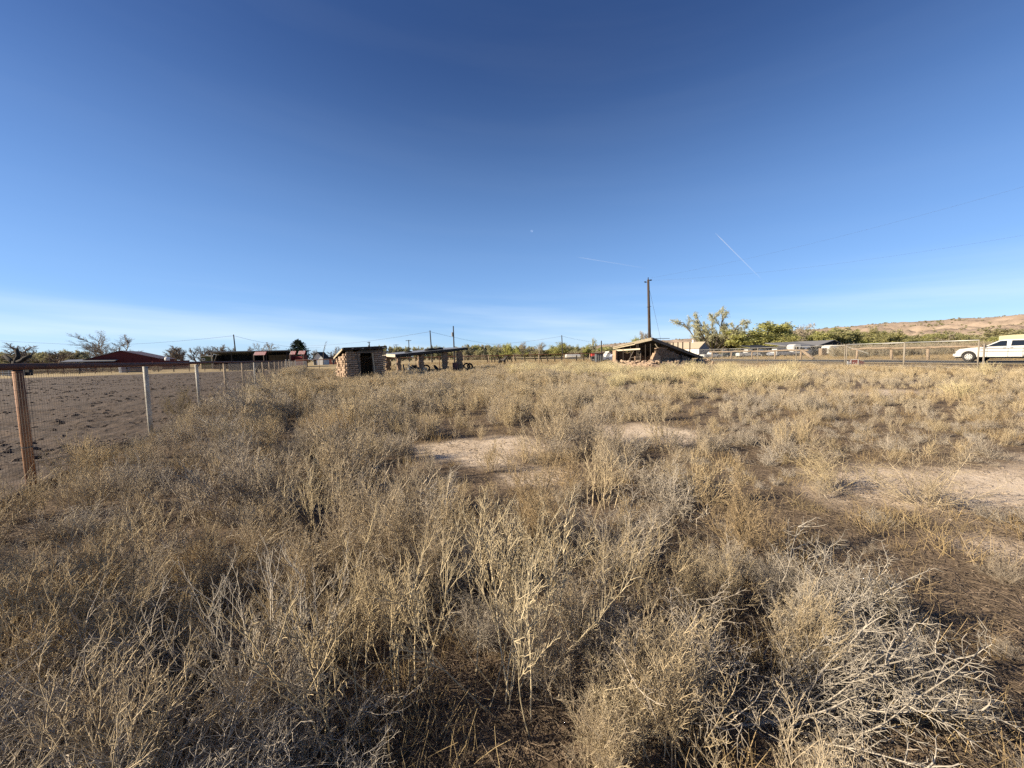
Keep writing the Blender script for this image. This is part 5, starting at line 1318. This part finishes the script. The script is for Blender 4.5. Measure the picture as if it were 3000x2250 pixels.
LEAFY = {'stems': 3, 'tilt': (5, 30), 'base': .04, 'len': .62, 'rad': .022, 'segs': (4, 4, 3), 'jit': (.15, .25, .3), 'up': (.05, .06, .03), 'kids': (3, 3, 0), 'from': (0, 0, 0), 'ratio': (.55, .5, 0), 'rr': .5, 'ang': (30, 65), 'bits': 5, 'bsz': .034, 'spread': .055}
ROUND = dict(LEAFY, stems=4, tilt=(8, 45), len=.55)
SPARSE = dict(LEAFY, stems=4, tilt=(8, 40), len=.72, rad=.02, kids=(2, 3, 0), bits=2, bsz=.028, spread=.05); SPARSE['from'] = (1, 0, 0)
COTTON = {'stems': 7, 'tilt': (4, 48), 'base': .02, 'len': .82, 'rad': .017, 'segs': (7, 5, 4), 'jit': (.12, .2, .3), 'up': (.05, .05, .05), 'kids': (2, 3, 0), 'from': (3, 1, 0), 'ratio': (.4, .42, 0), 'rr': .5, 'ang': (25, 60), 'bits': 6, 'bsz': .016, 'spread': .034}
BARE_ = {'stems': 2, 'tilt': (3, 22), 'base': .02, 'len': .7, 'rad': .024, 'segs': (5, 5, 4, 3), 'jit': (.14, .2, .25, .3), 'up': (.05, .06, .05, .05), 'kids': (2, 3, 2, 0), 'from': (1, 0, 0, 0), 'ratio': (.55, .5, .45, 0), 'rr': .55, 'ang': (20, 50), 'bits': 0, 'bsz': 0, 'spread': 0}
BAREW = dict(BARE_, stems=7, tilt=(10, 62), len=.85, rad=.013, kids=(2, 3, 2, 0), ratio=(.45, .45, .45, 0))
M_lg = twig_mat('spring_green_leaves', [(.52, .54, .17), (.57, .56, .22), (.49, .47, .18)], .02, .6, .5)
M_lo = twig_mat('olive_leaves', [(.47, .44, .2), (.42, .41, .18), (.5, .45, .25)], .02, .8, .5)
M_lt = twig_mat('tan_grey_twigs', [(.42, .355, .27), (.37, .315, .235), (.33, .295, .20)], .02, .7)
M_lc = twig_mat('pale_cottonwood_leaves', [(.62, .6, .38), (.62, .6, .38)], .02, .2, .4)
M_far_t = twig_mat('far_grey_green', [(.42, .41, .21), (.46, .43, .24), (.46, .415, .27)], .02, .7, .25)
M_bare = twig_mat('bare_branches', [(.27, .225, .18), (.22, .185, .15)], .02, .5)
M_conif = twig_mat('conifer_needles', [(.022, .038, .018), (.03, .047, .022)], .5, .3)
COTTON.update({'stems': 9, 'even': True, 'tilt': (5, 50), 'len': .8, 'jit': (.09, .18, .3), 'up': (.0, .05, .05), 'from': (2, 1, 0), 'ratio': (.36, .44, 0), 'bits': 5})
TM = {}
def tset(key, P, bark, leaf, n, s0): TM[key] = [tree_meshes(s0 + i, P, bark, leaf) for i in range(n)]
tset('green', LEAFY, M_bark, M_lg, 4, 10); tset('olive', ROUND, M_bark, M_lo, 4, 20); tset('far', ROUND, M_bark, M_far_t, 4, 30)
tset('tan', SPARSE, M_lt, M_lt, 4, 40); tset('cotton', COTTON, M_bark, M_lc, 1, 59); tset('bare', BARE_, M_bare, M_bare, 4, 60); tset('barewide', BAREW, M_bare, M_bare, 2, 70)
NAMES = {'green': 'green_tree', 'olive': 'olive_tree', 'far': 'bosque_tree', 'tan': 'leafless_tree', 'cotton': 'cottonwood_tree', 'bare': 'bare_tree', 'barewide': 'bare_tree'}
def tree(key, px, ytop, Y, label, wpx=None, group=None, i=None, sink=0.0):
    ms = TM[key]; tr, cr2, top, wid = ms[rng.randrange(len(ms)) if i is None else i]
    p = at_(px, Y, -sink); h = zat(px, ytop, Y) + sink; s = h / top
    t = thing(NAMES[key], label, 'tree', p, rng.uniform(0, 6.28), group)
    sw = s if wpx is None else (wpx / 2) * Y / FP / wid / math.cos(math.atan((px - 1500) / FP)) 
    t.scale = (sw, sw, s)
    link('trunk', tr, t); link('crown', cr2, t); return t
tree('cotton', 2082, 903, 118, 'tall pale cottonwood with open spreading limbs right of the pole', 200, i=0)
tree('green', 2212, 944, 112, 'broad bright green tree right of the tall cottonwood', 135)
tree('green', 2260, 946, 116, 'bright green tree with dark heart, second right of the cottonwood', 110)
tree('tan', 2330, 947, 122, 'grey brown half leafless tree right of the bright green trees', 110)
tree('olive', 2150, 965, 125, 'olive brown bush tree under the right of the cottonwood', 80)
tree('olive', 2090, 975, 128, 'olive tree at the foot of the tall cottonwood', 110)
tree('green', 2295, 978, 105, 'low green tree before the half leafless tree', 80)
tree('tan', 1905, 968, 105, 'pale thin tree rising just behind the tall power pole', 70)
tree('green', 1880, 985, 112, 'small yellow green tree behind the ruin peak', 60)
tree('cotton', 1738, 988, 150, 'round headed tree above the treeline left of the ruin', 34)
r0 = random.Random(5)
rows_ = []
for i in range(46):                               # the treeline across the middle
    px = 1355 + i * 10.6 + r0.uniform(-6, 6); key = r0.choice(('far', 'far', 'tan', 'green', 'olive'))
    if px > 1850: continue
    tp = 1017 - (px - 1355) * .012 + r0.uniform(-9, 9) + (8 if px > 1690 else 0)
    o_ = tree(key, px, tp, r0.uniform(150, 190), {'far': 'grey green tree', 'tan': 'leafless tan tree', 'green': 'yellow green tree', 'olive': 'olive tree'}[key] + ' in the far treeline behind the pipe fence', r0.uniform(34, 56), 'treeline behind the pipe fence'); rows_.append((o_, px, {'far': 'grey green tree', 'tan': 'leafless tan tree', 'green': 'yellow green tree', 'olive': 'olive tree'}[key]))
TL = [(1460, 'far behind the shed end'), (1560, 'far behind the horse'), (1650, 'left of the treeline pole'), (1760, 'right of the treeline pole'), (9999, 'far behind the ruin')]
name_rows(rows_, TL, '%(n)s%(w)s%(l)s in the low treeline %(s)s')
rows_ = []
for px, tp, k_, wp in ((1492, 1004, 'green', 50), (1530, 1000, 'tan', 44), (1575, 1002, 'tan', 46), (1645, 1002, 'green', 60), (1725, 1010, 'green', 40), (1455, 1012, 'far', 46)):
    o_ = tree(k_, px, tp, 142, {'green': 'yellow green tree', 'tan': 'leafless tan tree', 'far': 'grey green tree'}[k_] + ' standing tallest in its stretch of treeline', wp, 'taller trees of the middle treeline'); rows_.append((o_, px, {'green': 'yellow green tree', 'tan': 'leafless tan tree', 'far': 'grey green tree'}[k_]))
name_rows(rows_, TL, '%(n)staller %(w)s%(l)s in the treeline %(s)s')
rows_ = []
for i in range(13):                               # above the shed roof
    px = 1125 + i * 19 + r0.uniform(-6, 6); o_ = tree('far', px, 1021 - r0.uniform(0, 10), 210, 'hazy green tree far behind the open shed', r0.uniform(26, 44), 'far trees behind the shed'); rows_.append((o_, px, 'far green tree'))
name_rows(rows_, [(1210, 'over the low end of the shed roof'), (1290, 'over the roof tyres'), (9999, 'over the high end of the shed roof')], '%(n)s%(w)s%(l)s %(s)s')
rows_ = []
for i in range(64):                               # belt below the hillside, right
    px = 2330 + i * 11.5 + r0.uniform(-8, 8); Y = r0.uniform(110, 175); lo_ = np.interp(px, [2330, 2600, 3000, 3100], [975, 985, 985, 975]); tp = lo_ + r0.uniform(-14, 16)
    key = r0.choice(('olive', 'olive', 'green', 'tan', 'far')); 
    o_ = tree(key, px, tp, Y, {'far': 'grey green shrubby tree', 'tan': 'leafless grey shrubby tree', 'green': 'green shrubby tree', 'olive': 'olive shrubby tree'}[key] + ' in the belt below the tan hillside', r0.uniform(50, 90), 'shrub belt below the hillside'); rows_.append((o_, px, {'far': 'grey green', 'tan': 'leafless grey', 'green': 'green', 'olive': 'olive'}[key]))
name_rows(rows_, [(2480, 'above the dark barn'), (2650, 'above the left gate leaf'), (2860, 'above the right gate leaf'), (9999, 'above the truck and camper')], '%(n)s%(w)s shrubby tree%(l)s, %(s)s')
rows_ = []
for px, tp, wp, lb in ((2420, 962, 110, 'large olive tree before the left end of the hillside'), (2490, 960, 90, 'olive tree before the hillside, above the gate post'), (2960, 958, 120, 'olive tree above the cream camper'), (2600, 966, 80, 'green tree above the middle of the gate')):
    tree('olive', px, tp, 120, lb, wp)
for i in range(22):                               # low trees at the far left
    px = -40 + i * 13 + r0.uniform(-6, 6); o_ = tree('far', px, 1037 + r0.uniform(-6, 8) - (6 if px > 200 else 0), 190, 'dull green tree in the low far left treeline', r0.uniform(40, 60), 'far left treeline'); rows_.append((o_, px, 'dull green tree'))
name_rows(rows_, [(110, 'low far treeline above nearest fence post'), (9999, 'low far treeline left of the barn')], '%(n)s%(w)s%(l)s, %(s)s')
rows_ = []
tree('barewide', 322, 966, 128, 'large bare spreading tree behind the red barn', 175, i=0)
tree('bare', 84, 1001, 92, 'bare tree with fine twigs behind the cut stump at far left', 75, i=1)
tree('bare', 160, 1024, 110, 'small bare tree left of the red barn', 75, i=2)
for i, (px, tp, wp) in enumerate(((505, 1015, 50), (548, 1010, 62), (580, 1014, 44), (600, 1010, 34), (622, 1013, 34), (643, 1008, 50), (676, 1010, 34), (714, 1012, 44))):
    o_ = tree('bare', px, tp, 150, 'bare grey cottonwood in the leafless row behind the long shed', wp, 'leafless row behind the long shed', i=i % 4); rows_.append((o_, px, 'bare grey tree'))
name_rows(rows_, [(600, 'between red barn and olive cabin'), (9999, 'over the left of the long shed')], '%(n)s%(w)s%(l)s, %(s)s')
tree('tan', 775, 1003, 150, 'round headed bare tree above the hay bays of the long shed', 66, i=1)
tree('bare', 975, 1012, 125, 'bare tree between the conifer and the hut', 50, i=3)
tree('bare', 921, 1022, 140, 'small bare tree just right of the conifer', 26, i=0)
p = at_(946, 118); t = thing('bare_tree', 'very thin leaning bare sapling right of the conifer', 'tree', p); top = zat(955, 1000, 118)
MB().tube([(0, 0, 0), (.3, 0, top * .55), (.9, 0, top * .85), (1.2, 0, top)], [.12, .08, .05, .02], 6).build('trunk', M_bark, t)
seg = [(.3 + .2 * i, 0, top * (.5 + .1 * i), .3 + .2 * i + rng.uniform(-.2, .8), rng.uniform(-.4, .4), top * (.62 + .1 * i), .03, .015, 1) for i in range(5) for _ in range(3)]
link('crown', seg_mesh('crown', seg, M_bare), t)
def cut_tree():                                   # pruned stump behind the near fence post
    p = at_(48, 30); t = thing('cut_tree', 'dark pruned tree of thick cut limbs just above the fence rail', 'tree', p)
    q = lambda px, py: tuple(V(px, py, 30) - p)
    MB().tube([(0, 0, -.1), q(48, 1075), q(47, 1058)], [.32, .26, .22], 9).build('trunk', M_darkbark, t, True)
    for a in ([(46, 1060), (30, 1056), (14, 1041)], [(48, 1058), (54, 1042), (47, 1024)], [(50, 1060), (68, 1055), (74, 1048), (90, 1043)], [(68, 1055), (72, 1049), (80, 1047)]):
        MB().tube([q(*x) for x in a], [.17 if len(a) < 4 or a[0][0] < 80 else .1] + [.13 if a[0][0] < 80 else .08] * (len(a) - 2) + [.1 if a[0][0] < 80 else .03], 8).build('limb', M_darkbark, t, True)
cut_tree()
def conifer():
    p = at_(876, 98); h = zat(876, 997, 98); t = thing('conifer_tree', 'dark green rounded conifer beside the torn striped awning', 'tree', p)
    MB().tube([(0, 0, -.1), (0, 0, h * .9)], [.25, .05], 8).build('trunk', M_darkbark, t)
    r = random.Random(9); bits = []; segs = []
    for _ in range(210):
        z = h * r.uniform(.12, 1.0); R0 = 3.9 * (1 - (z / h)) ** .62 * (1.0 if z < h * .9 else .8) + .1; a = r.uniform(0, 6.28); L_ = R0 * r.uniform(.75, 1.1)
        e = Vector((math.cos(a) * L_, math.sin(a) * L_, z + L_ * .12)); o0 = Vector((0, 0, z - L_ * .12)); segs.append((*o0, *e, .03, .01, .8))
        for _k in range(34):
            f = r.uniform(.35, 1.03); c = o0.lerp(e, f) + rv(r) * .22; A = rv(r) * .34; B = A.cross(rv(r)).normalized() * .16; bits.append((*c, *(c + A), *(c + A * .5 + B), r.uniform(.6, 1.4)))
    link('crown', seg_mesh('crown', segs, M_conif, bits), t)
conifer()
# brush in front of the treelines and over the hillside (nobody could count it)
BR_P = dict(FARW, stems=14, rad=.007, bits=4, bsz=.05)
M_brush = twig_mat('grey_brush', [(.4, .34, .25), (.33, .29, .2), (.44, .36, .25)], .03, .7)
brush = [proto('brush_%d' % i, bush('brush', 800 + i, BR_P, M_brush)) for i in range(4)]
bp_, bs_ = [], []
for _ in range(650):
    px = r0.uniform(1340, 2060); Y = r0.uniform(150, 200); q = at_(px, Y); bp_.append(tuple(q)); s = r0.uniform(1.6, 3.2); bs_.append((s * 1.2, s * 1.2, s))
for _ in range(800):
    px = r0.uniform(2440, 3080); Y = r0.uniform(58, 112); q = at_(px, Y); bp_.append(tuple(q)); s = r0.uniform(1.0, 2.6); bs_.append((s * 1.2, s * 1.2, s))
for _ in range(240):
    px = r0.uniform(-60, 470); Y = r0.uniform(74, 100); q = at_(px, Y); bp_.append(tuple(q)); s = r0.uniform(.6, 1.5); bs_.append((s * 1.2, s * 1.2, s))
scatter('brush_growth', brush, bp_, [(0, 0, r0.uniform(0, 6.28)) for _ in bp_], bs_, [r0.randrange(4) for _ in bp_], label='grey brown brush below the treelines')
hb = [proto('scrub_%d' % i, bush('scrub', 850 + i, dict(BR_P, stems=10, bits=6, bsz=.12, rad=.02), M_far_t)) for i in range(3)]
hp, hs2 = [], []
for _ in range(4200):
    i, j = r0.randrange(HV.shape[0]), 2 + int((HV.shape[1] - 3) * r0.random() ** 1.3); p = HV[i, j]
    if fbm(p[0], p[1], .02, 3., 3) + r0.uniform(-.3, .3) < -.05: continue
    hp.append((p[0] + r0.uniform(-3, 3), p[1], p[2] - .1)); s = r0.uniform(1.2, 3.4); hs2.append((s * 1.4, s * 1.4, s))
scatter('hillside_scrub', hb, hp, [(0, 0, r0.uniform(0, 6.28)) for _ in hp], hs2, [r0.randrange(3) for _ in hp], label='dark scrub dotted over the tan hillside')

# junk and sheds low behind the corral fence, far left
for px, Y, sz, m, lb in ((15, 66, (3.2, 1.2, 1.5), M_bluegrey, 'blue grey metal stock pen at the far left edge'), (52, 67, (2.0, 1, 1.3), M_greymetal, 'grey metal trough stand left of the second far post')):
    p = at_(px, Y); t = thing('stock_pen', lb, 'pen', p)
    for z in (.25, .65, 1.05, 1.45): MB().box((0, 0, z), (sz[0], .05, .07)).build('bar', m, t)
    for x in (-.5, -.17, .17, .5): MB().box((x * sz[0], 0, sz[2] / 2), (.08, .08, sz[2])).build('post', m, t)
    MB().box((0, sz[1], .6), (sz[0] * .9, .6, 1.1), jit=.05).build('trough', M_darkblock, t)
for px, Y, lb, m in ((367, 74, 'pale green grey water tank behind the corral fence below the barn', M_bluegrey), (395, 75, 'grey feed bin behind the corral fence right of the tank', M_greymetal)):
    p = at_(px, Y); MB().tube([(0, 0, 0), (0, 0, 1.2), (0, 0, 1.35)], [.95, .95, .5], 14).build('stock_tank', m, None, loc=p, label=lb, cat='tank')
car(263, 1085, 82, 3.6, 'dark old car parked behind the corral under the barn', M_darkcar, 'sedan', R(60))

# ================================================================== MOON, CONTRAILS
def vapour(name, a, b, w0, w1, label, al):
    m = bpy.data.materials.new(name); m.use_nodes = True; t = m.node_tree; t.nodes.clear()
    o = t.nodes.new('ShaderNodeOutputMaterial'); mxs = t.nodes.new('ShaderNodeMixShader'); tr = t.nodes.new('ShaderNodeBsdfTransparent'); df = t.nodes.new('ShaderNodeBsdfDiffuse'); df.inputs[0].default_value = (.95, .95, .95, 1)
    tl_ = t.nodes.new('ShaderNodeBsdfTranslucent'); tl_.inputs[0].default_value = (.95, .95, .95, 1); ad = t.nodes.new('ShaderNodeMixShader'); t.links.new(df.outputs[0], ad.inputs[1]); t.links.new(tl_.outputs[0], ad.inputs[2])
    at4 = t.nodes.new('ShaderNodeAttribute'); at4.attribute_name = 'v'
    t.links.new(at4.outputs['Fac'], mxs.inputs[0]); t.links.new(tr.outputs[0], mxs.inputs[1]); t.links.new(ad.outputs[0], mxs.inputs[2]); t.links.new(mxs.outputs[0], o.inputs[0])
    n = 40; mb = MB(); pts = [a.lerp(b, i / n) for i in range(n + 1)]
    mb.tube(pts, [max(.3, w0 + (w1 - w0) * i / n) for i in range(n + 1)], 8); me = mb.mesh(name, m, True)
    vv = []
    for i in range(n + 1): vv += [al * min(1, (i + .5) / (n * .12)) * (1 - (i / n)) ** .8] * 8
    at5 = me.attributes.new('v', 'FLOAT', 'POINT'); at5.data.foreach_set('value', np.array(vv, dtype=np.float32))
    link(name, me, None, label=label, cat='contrail')
vapour('contrail', V(2096, 683, 3000), V(2235, 822, 3600), 2.8, 4.5, 'short bright white contrail slanting down right in the sky', .26)
vapour('contrail', V(1690, 753, 3200), V(1900, 787, 3600), 3.2, 5.0, 'faint near level contrail over the tall power pole', .1)
def moon():
    m = bpy.data.materials.new('moon_surface'); m.use_nodes = True; t = m.node_tree; t.nodes.clear()
    o = t.nodes.new('ShaderNodeOutputMaterial'); mxs = t.nodes.new('ShaderNodeAddShader'); tr = t.nodes.new('ShaderNodeBsdfTransparent'); df = t.nodes.new('ShaderNodeBsdfDiffuse'); df.inputs[0].default_value = (.05, .05, .048, 1)
    t.links.new(tr.outputs[0], mxs.inputs[0]); t.links.new(df.outputs[0], mxs.inputs[1]); t.links.new(mxs.outputs[0], o.inputs[0])
    bm = bmesh.new(); bmesh.ops.create_uvsphere(bm, u_segments=24, v_segments=16, radius=15); me = bpy.data.meshes.new('moon'); bm.to_mesh(me); bm.free(); me.materials.append(m)
    link('moon', me, None, V(1558, 677, 5000), label='pale half moon high in the clear blue sky', cat='moon')
moon()
